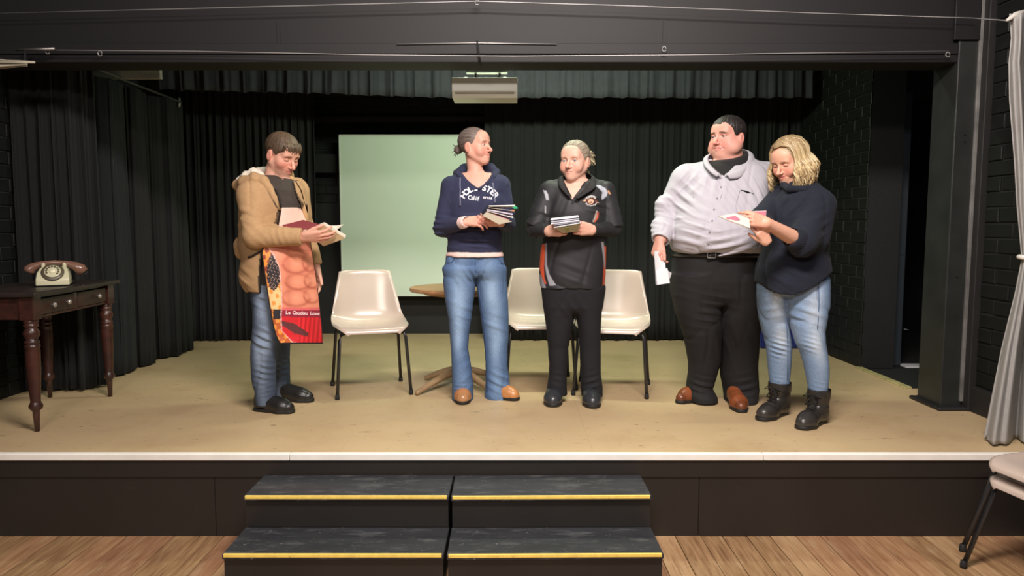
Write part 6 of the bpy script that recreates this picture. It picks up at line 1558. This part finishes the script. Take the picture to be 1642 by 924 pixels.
# ================================================================== large man in the pale shirt
def man_shirt():
    Y = 4.40; p = person(Y, 1150, 'large man in pale grey shirt and black trousers holding a folded paper')
    H = Head(J(1166.5, 221, Y), math.radians(-54), math.radians(0), k=1.09, wide=1.10, fat=.62, lid=0.2, smile=-.5, gaze=(.1, 0), jawl=1.0)
    L = rows_px(Y, [(440, 1077, 1150, .19), (470, 1077, 1152, .18), (500, 1083, 1153, .165), (530, 1094, 1154, .15), (555, 1100, 1155.5, .135), (580, 1104.5, 1154, .125), (600, 1104, 1149, .115), (622, 1101, 1142, .115), (634, 1101, 1149, .125, -.02), (643, 1103, 1150, .128, -.02)])
    R = rows_px(Y, [(440, 1148, 1216, .19), (470, 1150, 1216, .18), (500, 1152, 1216, .165), (530, 1155, 1216, .15), (555, 1157, 1215, .135), (580, 1156, 1214, .125), (600, 1155.5, 1214.5, .12), (625, 1160, 1216, .12), (640, 1162, 1213, .125, -.02), (653, 1165, 1210, .125, -.02)])
    hips = rows_px(Y, [(388, 1088, 1216, .225, .02), (402, 1082, 1222, .235, .02), (420, 1079, 1221, .235, .02), (450, 1078, 1217, .215, .01), (474, 1082, 1214, .18), (486, 1092, 1206, .15)])
    torso = rows_px(Y, [(258, 1136, 1204, .08), (268, 1112, 1226, .13), (285, 1094, 1236, .175), (310, 1085, 1240, .21, -.01), (340, 1080, 1238, .24, -.03), (365, 1075.5, 1236, .265, -.04), (385, 1074.5, 1234, .27, -.04), (397, 1077, 1231, .265, -.03), (405, 1082, 1226, .25, -.01), (411, 1087, 1222, .24, .0)])
    shl, shr = J(1098, 291, Y), J(1234, 288, Y + .04)
    elb, wrl = J(1075, 342, Y + .02), J(1060, 383, Y - .10)
    elr, wrr = J(1254, 352, Y + .10), J(1248, 402, Y + .10)
    nb = J(1170, 262, Y)
    hl = mkhand(J(1057, 386, Y - .11), (-0.28, -0.2, -0.95), (-0.85, -0.35, 0.25), (0.45, -0.85, 0.1), curls=[(0.7, 0.8, 0.4), (0.75, 0.9, 0.5), (0.8, 1.0, 0.5), (0.85, 1.0, 0.5)], thumb=(0.45, 0.35, 0.5), fat=1.2, k=1.0)
    hr = mkhand(J(1247, 406, Y + .10), (0.05, -0.1, -1), (0.9, 0.3, 0), (-0.3, -0.9, 0), curl=.35, thumb=(.4, .2, .3), fat=1.2)
    fl, fr = foot((1087, 648), -48, .285), foot((1190, 663), -6, .285)
    body(p, H, torso, hips, [L, R], [(shl, elb, wrl, .065, .055, .038), (shr, elr, wrr, .065, .055, .038)], [hl, hr], (nb, 0.076), [shl, shr], [fl, fr], (218, 160, 144),
         brow=(70, 50, 42), lips=(206, 128, 122), red=.75, blush=(232, 140, 128))
    H.eyes(p, (80, 96, 110))
    def fn(x, y, z):
        a = np.arctan2(x, y + 0.03); n = 0.0018 * strands(a, z + .5 * y, 46, .3)
        d = eln(x, y, z, (0, -0.013, 0.038), (0.0815, 0.104, 0.087)) + n
        zl = np.interp(y, [-.13, -.06, -.040, -.032, .002, .010, .022, .032, .042, .056, .072, .1], [-.085, -.082, -.055, .016, .020, .004, .0, .012, .040, .058, .060, .062]).astype(np.float32)
        zl = zl + .002 * np.sin(x * 90 + 1)
        return smx(d, zl - z, 0.006)
    hair_mesh(p, H, fn, (34, 29, 28), colf=lambda c, l: mixc(c, lin(50, 43, 40), 0.35 * np.clip(strands(np.arctan2(l[:, 0], l[:, 1] + .03), l[:, 2], 50, .3), 0, 1)))
    # black t-shirt at the neck
    V = Vox(nb - .26, nb + .2, .005); V.op(loft(torso, 2.3, .006)); V.op(rc(nb - np.array([0, .03, .09]), nb + np.array([0.0, -.025, .03]), .115, .098)); V.op(rc(nb + np.array([0, 0, -.04]), nb + np.array([0, 0, .14]), .080, .080), .003, 's')
    c0 = nb + np.array([0, 0, .05]); nn = np.array([-.22, -.30, 1.]); nn /= np.linalg.norm(nn)
    V.op((lambda X, Y_, Z: (X - c0[0]) * nn[0] + (Y_ - c0[1]) * nn[1] + (Z - c0[2]) * nn[2], nb - .3, nb + .3), .004, 'i')
    garment(p, 't_shirt', V, M_knit, flat(28, 27, 29))
    # shirt
    sh_col = lin(186, 183, 192)
    V = top_field(torso, [J(1104, 284, Y), J(1230, 281, Y + .03)], nb - np.array([0, 0, .02]), [(shl, elb, wrl, .092, .085, .056), (shr, elr, wrr, .088, .075, .056)], P(1150, 404.5, Y).z, neck_r=.10, sh_r=.082, trap=.06,
                  extra=lambda V: (V.op(rc(J(1064, 328, Y - .01), J(1063, 336, Y - .01), .052, .05), .03), V.op(rc(J(1057, 362, Y - .04), J(1059, 372, Y - .06), .05, .05), .03)))
    V.op(rc(nb - np.array([0, 0, .05]), nb + np.array([0, 0, .15]), .088, .12), .004, 's')
    zz = [P(1150, q, Y - .1).z for q in (285, 280, 270, 262, 250)]; hw = [-.008, .014, .058, .08, .09]; xc = P(1156, 272, Y - .1).x
    def vcut(X, Y_, Z):
        w = np.interp(Z[0, 0, :], zz, hw)[None, None, :]; return np.maximum(np.abs(X - xc) - w, Y_ - (Y + .01)) + 0 * Z
    V.op((vcut, np.array([xc - .2, Y - .4, zz[0]]), np.array([xc + .2, Y + .05, zz[-1] + .05])), .004, 's')
    fl_ = [(J(1082, 340, Y - .05), .12, (.45, .2, 1), .055, .011), (J(1060, 330, Y), .07, (.2, 0, 1), .04, .010), (J(1100, 320, Y - .15), .14, (.8, 0, .8), .06, .008), (J(1100, 390, Y - .22), .16, (.25, 0, 1), .05, .009), (J(1160, 398, Y - .25), .16, (-.2, 0, 1), .045, .008), (J(1210, 390, Y - .2), .13, (-.5, 0, 1), .05, .008),
          (J(1195, 315, Y - .18), .14, (1, 0, .5), .055, .006), (J(1140, 300, Y - .18), .12, (1, 0, -.3), .06, .005), (J(1052, 365, Y - .05), .07, (.3, 0, 1), .03, .007), (J(1225, 330, Y - .1), .12, (1, 0, .6), .05, .007), (J(1110, 300, Y - .1), .1, (.7, 0, -.6), .05, .005)]
    def scol(VV):
        C = np.tile(sh_col, (len(VV), 1)).astype(np.float32); px, py = pix(VV)
        st = (0.5 + 0.5 * np.sin(px * 3.2)); return mixc(C, lin(170, 167, 181), .35 * st)
    so = garment(p, 'shirt', V, M_shirt, scol, folds(fl_, .004, 9, 1.4), .045)
    ax = (wrl - elb) / np.linalg.norm(wrl - elb); V = Vox(wrl - .14, wrl + .14, .0048); V.op(rc(wrl - ax * .05, wrl + ax * .012, .058, .056, cut=True)); V.op(rc(wrl - ax * .02, wrl + ax * .06, .044, .046), .003, 's')
    garment(p, 'cuff', V, M_shirt, flat(186, 183, 192))
    # collar points
    band_collar(p, 'collar', Y, [(1157, 281, -.20), (1147, 273, -.175), (1136, 259, -.10), (1140, 247, .02), (1170, 240, .115), (1196, 241, .06), (1200, 252, -.05), (1190, 267, -.135), (1162, 280, -.195)],
                [(1150, 284, -.205), (1140, 277, -.19), (1129, 265, -.11), (1132, 256, .03), (1170, 249, .14), (1204, 249, .07), (1209, 263, -.05), (1189, 284, -.175), (1170, 287, -.205)], material('shirt_collar_cloth', srgb(186, 183, 192), .85, bump=.2, bscale=600), .008)
    bv = bvh_of(so); bt = material('shirt_button', srgb(150, 148, 158), .3)
    pl = [cast(bv, x, y, .002) for x, y in ((1160, 285), (1156, 300), (1150, 318), (1145, 336), (1142, 354), (1138, 372), (1136, 390), (1134, 402))]
    pl = [q for q in pl if q is not None]
    MB().tube([q + Vector((.018, 0, 0)) for q in pl], .003, 6).build('placket_seam', material('shirt_seam', srgb(178, 174, 188), .9), so, smooth=True)
    for q in pl[1:-1]: MB().lathe([(.006, 0), (.0055, .003), (0, .0034)], q, 12, axis=Matrix.Rotation(math.pi / 2, 3, 'X')).build('button', bt, so)
    pk = [cast(bv, x, y, .003) for x, y in ((1188, 305), (1194, 306.5), (1200, 308.5), (1209, 311.5))]; pk = [q for q in pk if q is not None]
    MB().tube(pk, [.002, .006, .006, .002], 7, flat=.8).build('pocket_opening', M_dark, so, smooth=True)
    pe = [cast(bv, x, y, .002) for x, y in ((1186, 306), (1180, 330), (1181, 340), (1203, 346))]; pe = [q for q in pe if q is not None]
    MB().tube(pe, .002, 6).build('pocket_seam', material('pocket_seam_grey', srgb(184, 180, 194), .9), so, smooth=True)
    tcol = lambda VV: np.tile(lin(23, 22, 24), (len(VV), 1)).astype(np.float32)
    fj = folds([(J(1120, 500, Y - .15), .16, (.2, 0, 1), .05, .006), (J(1125, 620, Y - .1), .09, (.2, 0, 1), .04, .005), (J(1190, 625, Y - .1), .1, (-.2, 0, 1), .045, .005), (J(1180, 560, Y - .1), .15, (1, 0, .4), .06, .006), (J(1150, 460, Y - .2), .1, (1, 0, .3), .05, .006)], .004, 9, 3.)
    tr = trousers(p, 'trousers', M_trous, hips, [L, R], tcol, fj, [P(1127, 642, Y - .02).z, P(1188, 651, Y - .02).z])
    # belt
    mb = MB(); zb = P(1150, 408.5, Y - .2).z; q = sorted(hips)[-1]; c = sorted(hips)
    zs = [r_[0] for r_ in c]; f = lambda k: np.interp(zb, zs, [r_[k] for r_ in c]); cx, cy, rx, ry = f(1), f(2), f(3) + .006, f(4) + .006
    ring = []; n = 64
    for hgt in (-.017, .017):
        for k in range(n):
            a = 2 * math.pi * k / n; cs, sn = math.cos(a), math.sin(a); e = 2 / 2.4
            ring.append((cx + rx * math.copysign(abs(cs) ** e, cs), cy + ry * math.copysign(abs(sn) ** e, sn), zb + hgt))
    mb.add(ring, [(k, (k + 1) % n, n + (k + 1) % n, n + k) for k in range(n)]).build('belt', material('black_belt_leather', srgb(30, 29, 30), .35), p, smooth=True, solid=.005)
    bk = Vector((P(1139, 408, Y - .2).x, cy - ry - .004, zb)); mb = MB()
    for lo, hi in (((-.026, -.004, -.02), (.026, .004, -.015)), ((-.026, -.004, .015), (.026, .004, .02)), ((-.026, -.004, -.02), (-.021, .004, .02)), ((.021, -.004, -.02), (.026, .004, .02))): mb.box(bk + Vector(lo), bk + Vector(hi))
    mb.build('buckle', material('buckle_steel', srgb(220, 220, 222), .2, metal=.8), p, bevel=.001)
    brn = (142, 78, 46)
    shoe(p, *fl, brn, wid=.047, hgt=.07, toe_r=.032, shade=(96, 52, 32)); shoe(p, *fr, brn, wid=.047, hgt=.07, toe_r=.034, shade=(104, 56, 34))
    finish(p)
    b = empty('folded_paper', J(1063, 425, Y - .19), 'folded white script pages in the large man\'s lowered hand', 'paper'); o = b.location
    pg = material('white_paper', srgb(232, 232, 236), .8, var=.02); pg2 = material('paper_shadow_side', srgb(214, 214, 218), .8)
    def S(c4, m, th=.002, bow=0.0, nm='page'):
        mb = MB(); sheet(mb, [q - o for q in planar([J(x, y, Y + d) for x, y, d in c4])], th, bow=bow); return mb.build(nm, m, b)
    S([(1049, 403, -.175), (1065, 403, -.155), (1067, 431, -.16), (1051, 434, -.185)], pg, .006, .006)
    S([(1051, 433.5, -.18), (1070, 430, -.155), (1074, 454, -.17), (1054, 457, -.20)], pg, .003)
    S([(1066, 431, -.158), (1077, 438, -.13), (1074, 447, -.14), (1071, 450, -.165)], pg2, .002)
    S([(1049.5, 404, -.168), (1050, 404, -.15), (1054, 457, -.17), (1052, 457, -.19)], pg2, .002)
man_shirt()

# ================================================================== blonde woman in the navy jumper
def woman_blonde():
    Y = 3.95; p = person(Y, 1270, 'blonde woman in navy jumper, pale jeans and black boots reading a pink booklet')
    H = Head(J(1265, 258, Y), math.radians(-57), math.radians(22), k=1.0, lid=0.85, gaze=(0, .5), smile=.6, wide=1.0)
    L = rows_px(Y, [(448, 1222, 1256, .08, .0), (470, 1215, 1257, .095, .01), (490, 1216, 1261, .095, .03), (510, 1218, 1264, .088, .05), (535, 1224, 1267, .078, .07), (555, 1229.5, 1268.5, .072, .08), (575, 1231.5, 1267.5, .068, .09), (600, 1233.5, 1266, .058, .10), (620, 1236, 1264.5, .048, .10), (630, 1238, 1262, .042, .10)])
    R = rows_px(Y, [(448, 1254, 1326, .12, -.02), (470, 1257, 1328, .12, -.03), (490, 1261, 1328, .11, -.04), (510, 1266, 1324, .10, -.05), (530, 1271, 1320.5, .088, -.06), (550, 1277, 1322, .08, -.07), (566, 1285, 1325.5, .075, -.07), (585, 1290, 1328, .072, -.07), (605, 1294, 1328.5, .062, -.07), (630, 1298, 1326, .048, -.07), (641, 1300, 1324, .042, -.07)])
    hips = rows_px(Y, [(425, 1221, 1325, .125), (445, 1217, 1326, .125), (462, 1217, 1326, .12), (470, 1225, 1318, .10)])
    torso = rows_px(Y, [(294, 1264, 1312, .07), (304, 1254, 1318, .11), (318, 1244, 1325, .145), (340, 1238, 1325, .16), (370, 1231, 1324, .155), (400, 1224, 1323, .158), (430, 1215, 1328, .178), (455, 1212, 1330, .186), (476, 1214, 1326, .186)])
    shn, shf = J(1310, 326, Y - .08), J(1252, 316, Y + .10)
    elb, wrn = J(1287, 390, Y - .22), J(1229, 358, Y - .36)
    elf, wrf = J(1222, 350, Y - .05), J(1226, 380, Y - .28)
    nb = J(1278, 293, Y)
    hn = mkhand(J(1230, 358.5, Y - .36), (-0.9, -0.12, 0.25), (-0.15, -0.9, 0.3), (0.2, 0.25, 0.9), curls=[(0.5, 0.45, 0.25), (0.55, 0.6, 0.3), (0.6, 0.75, 0.4), (0.7, 0.9, 0.5)], thumb=(0.25, 0.15, 0.5), k=.92)
    hf = mkhand(J(1231, 389, Y - .33), (-0.50, -0.25, 0.70), (0.25, -0.92, -0.1), (-0.7, 0.0, -0.5), curls=[(0.3, 0.7, 0.4), (0.3, 0.8, 0.4), (0.3, 0.8, 0.5), (0.35, 0.9, 0.5)], thumb=(0.5, 0.5, 0.4), k=.82)
    b1, b2 = np.array(min(L)[1:3]), np.array(min(R)[1:3])
    def under(b, yaw, L_):
        a = math.radians(yaw); d = np.array([math.sin(a), -math.cos(a), 0]); h = np.array([b[0], b[1], STAGE]) - d * .062; return h, h + d * L_, h + d * .07
    fl, fr = under(b1, -50, .268), under(b2, -48, .268)
    body(p, H, torso, hips, [L, R], [(shn, elb, wrn, .05, .045, .028), (shf, elf, wrf, .045, .04, .026)], [hn, hf], (nb, 0.048), [shn, shf], [fl, fr], (226, 172, 146),
         brow=(160, 124, 98), browt=.6, lips=(196, 104, 100), red=.6)
    H.eyes(p, (90, 100, 100))
    # hair: a close cap and wavy locks swept back from the face
    cap = (0, -0.018, 0.037); rad = (0.083, 0.104, 0.083)
    def fn(x, y, z):
        d = eln(x, y, z, cap, rad)
        zl = np.interp(y, [-.13, -.02, .015, .036, .05, .064, .08, .1], [-.09, -.07, -.04, .0, .036, .060, .074, .085]).astype(np.float32)
        return smx(d, zl - z, 0.006)
    hair_mesh(p, H, fn, (150, 128, 96))
    r = random.Random(21); mb = MB(); up = np.array([0, 0, 1.0])
    pals = [(206, 184, 140), (186, 162, 120), (222, 204, 164), (164, 138, 100), (196, 172, 128), (140, 116, 84)]
    part = 0.018
    for q in range(950):
        th = math.radians(r.uniform(-180, 180)); a = abs(th)
        lim = 54 if th > 0 else 50
        if a < math.radians(lim): th = math.copysign(math.radians(r.uniform(lim, lim + 50)), th); a = abs(th)
        # root near the parting, running front to back
        yr = r.uniform(-.07, .064); xr = (-part if th < 0 else -part + .002)
        lift = r.uniform(0.0, .010); pts = []; n = 7
        e = np.array([math.sin(th), math.cos(th)])
        fr_ = smoothstep(math.radians(105), math.radians(60), a)
        drop = r.uniform(.12, .215) * (1 - .12 * fr_)
        for k in range(n):
            t = k / (n - 1); ph = lerp(math.radians(16), math.radians(104), t)
            g = np.array([rad[0] * math.sin(ph) * e[0], rad[1] * math.sin(ph) * e[1], rad[2] * math.cos(ph)]) * (1.0 + lift / .09 * (0.4 + t)) + np.array(cap)
            root = np.array([xr, yr, 0]); rz = math.sqrt(max(.05, 1 - ((root[0] - cap[0]) / rad[0]) ** 2 - ((root[1] - cap[1]) / rad[1]) ** 2)); root[2] = cap[2] + rad[2] * rz
            w_ = smoothstep(0, .75, t); g = root * (1 - w_) + g * w_
            v = (g - np.array(cap)) / np.array(rad); nv = np.linalg.norm(v); mn = 1.0 + .03 + lift / .09
            if nv < mn: g = np.array(cap) + (g - np.array(cap)) * mn / nv
            pts.append(H.w(g))
        out = (H.M[:, 0] * e[0] + H.M[:, 1] * e[1]); out[2] = 0; out /= np.linalg.norm(out); tang = np.cross(out, up)
        wv = r.uniform(.004, .012); wl = r.uniform(.07, .11); p0 = r.uniform(0, 6.28); L_ = drop; m = 9; b0 = pts[-1]
        flare = .036 * (1 - fr_) + .016
        for k in range(1, m + 1):
            t = k / m; s = t * L_
            amp = wv * smoothstep(0, .35, t)
            q_ = b0 - up * s * (1 - .12 * t) + out * (flare * math.sin(t * 2.6) + amp * math.sin(p0 + s * 6.28 / wl) * .7 - .012 * t * t) + tang * amp * math.cos(p0 + s * 6.28 / wl)
            pts.append(q_)
        rr = [.0024] + [.0034] * 5 + [.0036] * 5 + [.0032, .0028, .0022, .0016, .0007]
        rr = rr[:len(pts)]; sc = r.uniform(.75, 1.25); rr = [x * sc for x in rr]
        c = lin(*r.choice(pals)); dark = lin(128, 106, 78)
        k0 = len(mb.v); mb.tube(pts, rr, 5)
        for i in range(len(mb.v) - k0):
            t = (i // 5) / len(pts); cc = dark * (1 - min(1, t * 2.6)) * .75 + c * (1 - (1 - min(1, t * 2.6)) * .75)
            mb.c[k0 + i] = tuple(cc) + (1,)
    ob = mb.build('hair_locks', material('blonde_hair', rough=.36, attr=True, var=.12, vscale=60), p, smooth=True, colors=True); ob['kind'] = 'stuff'
    # jumper with wide sleeves pushed to the elbow
    def ex(V):
        V.op(rc(J(1318, 330, Y - .06), J(1306, 385, Y - .12), .075, .075), .04)
        V.op(rc(J(1296, 385, Y - .18), J(1280, 393, Y - .25), .068, .052, cut=True), .02)
        V.op(rc(shf, elf, .068, .062), .03); V.op(rc(elf, wrf + (elf - wrf) * .35, .062, .046, cut=True), .02)
    V = top_field(torso, [J(1305, 321, Y - .07), J(1256, 313, Y + .09)], nb - np.array([0, 0, .012]), [(shn, elb, elb + (wrn - elb) * .12, .07, .072, .06)], P(1270, 474, Y).z, neck_r=.062, sh_r=.058, extra=ex, ext=[wrf, elf, elb])
    # shirt-tail hem: lower in front than at the sides
    def hem(X, Y_, Z):
        pxs = [1214, 1222, 1235, 1250, 1268, 1290, 1312, 1330]; pys = [452, 461, 468, 470, 464, 452, 438, 432]
        zx = [P(a, 450, Y).x for a in pxs]; zz = [P(1260, b, Y).z for b in pys]
        return np.interp(X[:, 0, 0], zx, zz).astype(np.float32)[:, None, None] - Z + 0 * Y_
    V.op((hem, np.array([V.ax[0][0], V.ax[1][0], P(1260, 478, Y).z]), np.array([V.ax[0][-1], V.ax[1][-1], P(1260, 428, Y).z])), .003, 'i')
    V.op(rc(nb - np.array([0, 0, .05]), nb + np.array([0, 0, .12]), .055, .06), .004, 's')
    arm = rc(elb + (wrn - elb) * .16, wrn, .047, .04); 
    fl_ = [(J(1300, 370, Y - .1), .12, (-.4, 0, 1), .05, .008), (J(1245, 380, Y - .12), .12, (.7, 0, .6), .07, .005), (J(1290, 330, Y - .12), .12, (.8, 0, -.6), .06, .005), (J(1285, 395, Y - .2), .07, (-.6, 0, .6), .03, .006), (J(1260, 440, Y - .12), .12, (.6, 0, 1), .07, .004)]
    mk = material('navy_rib_knit', rough=.92, attr=True, var=.08, vscale=60, bump=.16, bscale=26, wave='Z', sheen=.02)
    jp = garment(p, 'jumper', V, mk, lambda VV: np.tile(lin(20, 25, 40), (len(VV), 1)).astype(np.float32), folds(fl_, .003, 10, 2.2))
    rn = [J(1266, 303, Y - .09), J(1257, 297, Y - .02), J(1262, 290, Y + .06), J(1282, 287, Y + .09), J(1301, 290, Y + .05), J(1306, 297, Y - .03), J(1290, 304, Y - .10), J(1266, 303, Y - .09)]
    V = Vox(np.min(rn, 0) - .06, np.max(rn, 0) + .06, .005)
    for a, b in zip(rn, rn[1:]): V.op(rc(a, b, .019, .019), .01)
    V.op(rc(nb - np.array([0, 0, .05]), nb + np.array([0, 0, .12]), .052, .056), .003, 's')
    garment(p, 'neckband', V, mk, flat(19, 24, 38))
    ax = (wrn - elb) / np.linalg.norm(wrn - elb); c0 = elb + ax * .045; V = Vox(c0 - .11, c0 + .11, .005); V.op(rc(c0 - ax * .02, c0 + ax * .018, .066, .062)); V.op(rc(c0, c0 + ax * .12, .045, .045), .003, 's')
    garment(p, 'sleeve_cuff', V, mk, flat(19, 24, 38))
    fj = folds([(J(1302, 560, Y - .2), .075, (.25, 0, 1), .024, .008), (J(1250, 560, Y), .07, (.25, 0, 1), .026, .007), (J(1300, 505, Y - .15), .1, (.4, 0, 1), .05, .004), (J(1245, 500, Y - .08), .1, (-.3, 0, 1), .05, .004), (J(1310, 630, Y - .15), .06, (.2, 0, 1), .024, .005), (J(1250, 615, Y), .06, (.2, 0, 1), .024, .005), (J(1262, 478, Y - .1), .07, (1, 0, .5), .03, .004)], .002, 11, 4.)
    jn = trousers(p, 'jeans', M_denim, hips, [L, R], denim_colors([L, R], (112, 138, 172), (182, 196, 212), .9), fj, [P(1250, 630, Y + .1).z, P(1312, 641, Y - .07).z])
    bj = bvh_of(jn); seam = material('pale_denim_seam', srgb(92, 114, 146), .9)
    for pts in ([(1312, 452), (1313, 470), (1313, 490), (1312, 510), (1311, 528)], [(1260, 510), (1262, 530), (1263, 550), (1263, 580), (1263, 610)]):
        q = [cast(bj, a, b, .001) for a, b in pts]; q = [c for c in q if c is not None]
        if len(q) > 2: MB().tube(q, .0026, 6).build('seam', seam, jn, smooth=True)
    bl = (46, 43, 41)
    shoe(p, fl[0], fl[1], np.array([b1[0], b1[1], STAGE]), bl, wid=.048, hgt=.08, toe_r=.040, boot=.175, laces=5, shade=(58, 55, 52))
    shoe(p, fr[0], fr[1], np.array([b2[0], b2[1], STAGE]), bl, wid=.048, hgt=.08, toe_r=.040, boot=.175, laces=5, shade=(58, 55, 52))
    finish(p)
    b = empty('booklet', J(1195, 355, Y - .42), 'small open booklet with pink cover held by the blonde woman', 'booklet'); o = b.location
    pg = material('booklet_paper', srgb(222, 214, 204), .8); pkm = material('booklet_pink', srgb(206, 116, 134), .6); crd = material('booklet_back', srgb(176, 168, 150), .7); dk = material('booklet_spine_edge', srgb(60, 50, 50), .7)
    def S(c4, m, th=.003, nm='cover', bow=0.0):
        mb = MB(); sheet(mb, [q - o for q in planar([J(x, y, Y + d) for x, y, d in c4])], th, bow=bow); return mb.build(nm, m, b)
    S([(1152, 347.5, -.46), (1178, 343, -.36), (1200, 352, -.38), (1203, 367.5, -.46)], crd, .003)
    S([(1154, 347, -.455), (1178, 342.4, -.355), (1201, 351, -.375), (1203, 366, -.45)], pg, .003, 'page')
    S([(1164, 349, -.461), (1179, 346.2, -.43), (1187, 352, -.44), (1173, 357, -.463)], pkm, .0015, 'cover_print')
    S([(1190, 351, -.37), (1203, 340, -.30), (1229, 339, -.29), (1227, 348, -.38)], pkm, .004)
    S([(1191, 349.5, -.355), (1204, 339, -.29), (1229, 338, -.28), (1228, 347, -.36)], pg, .002, 'page')
    S([(1178, 342.4, -.36), (1191, 348, -.37), (1191, 349, -.368), (1178, 343.5, -.36)], dk, .002, 'spine_edge')
woman_blonde()
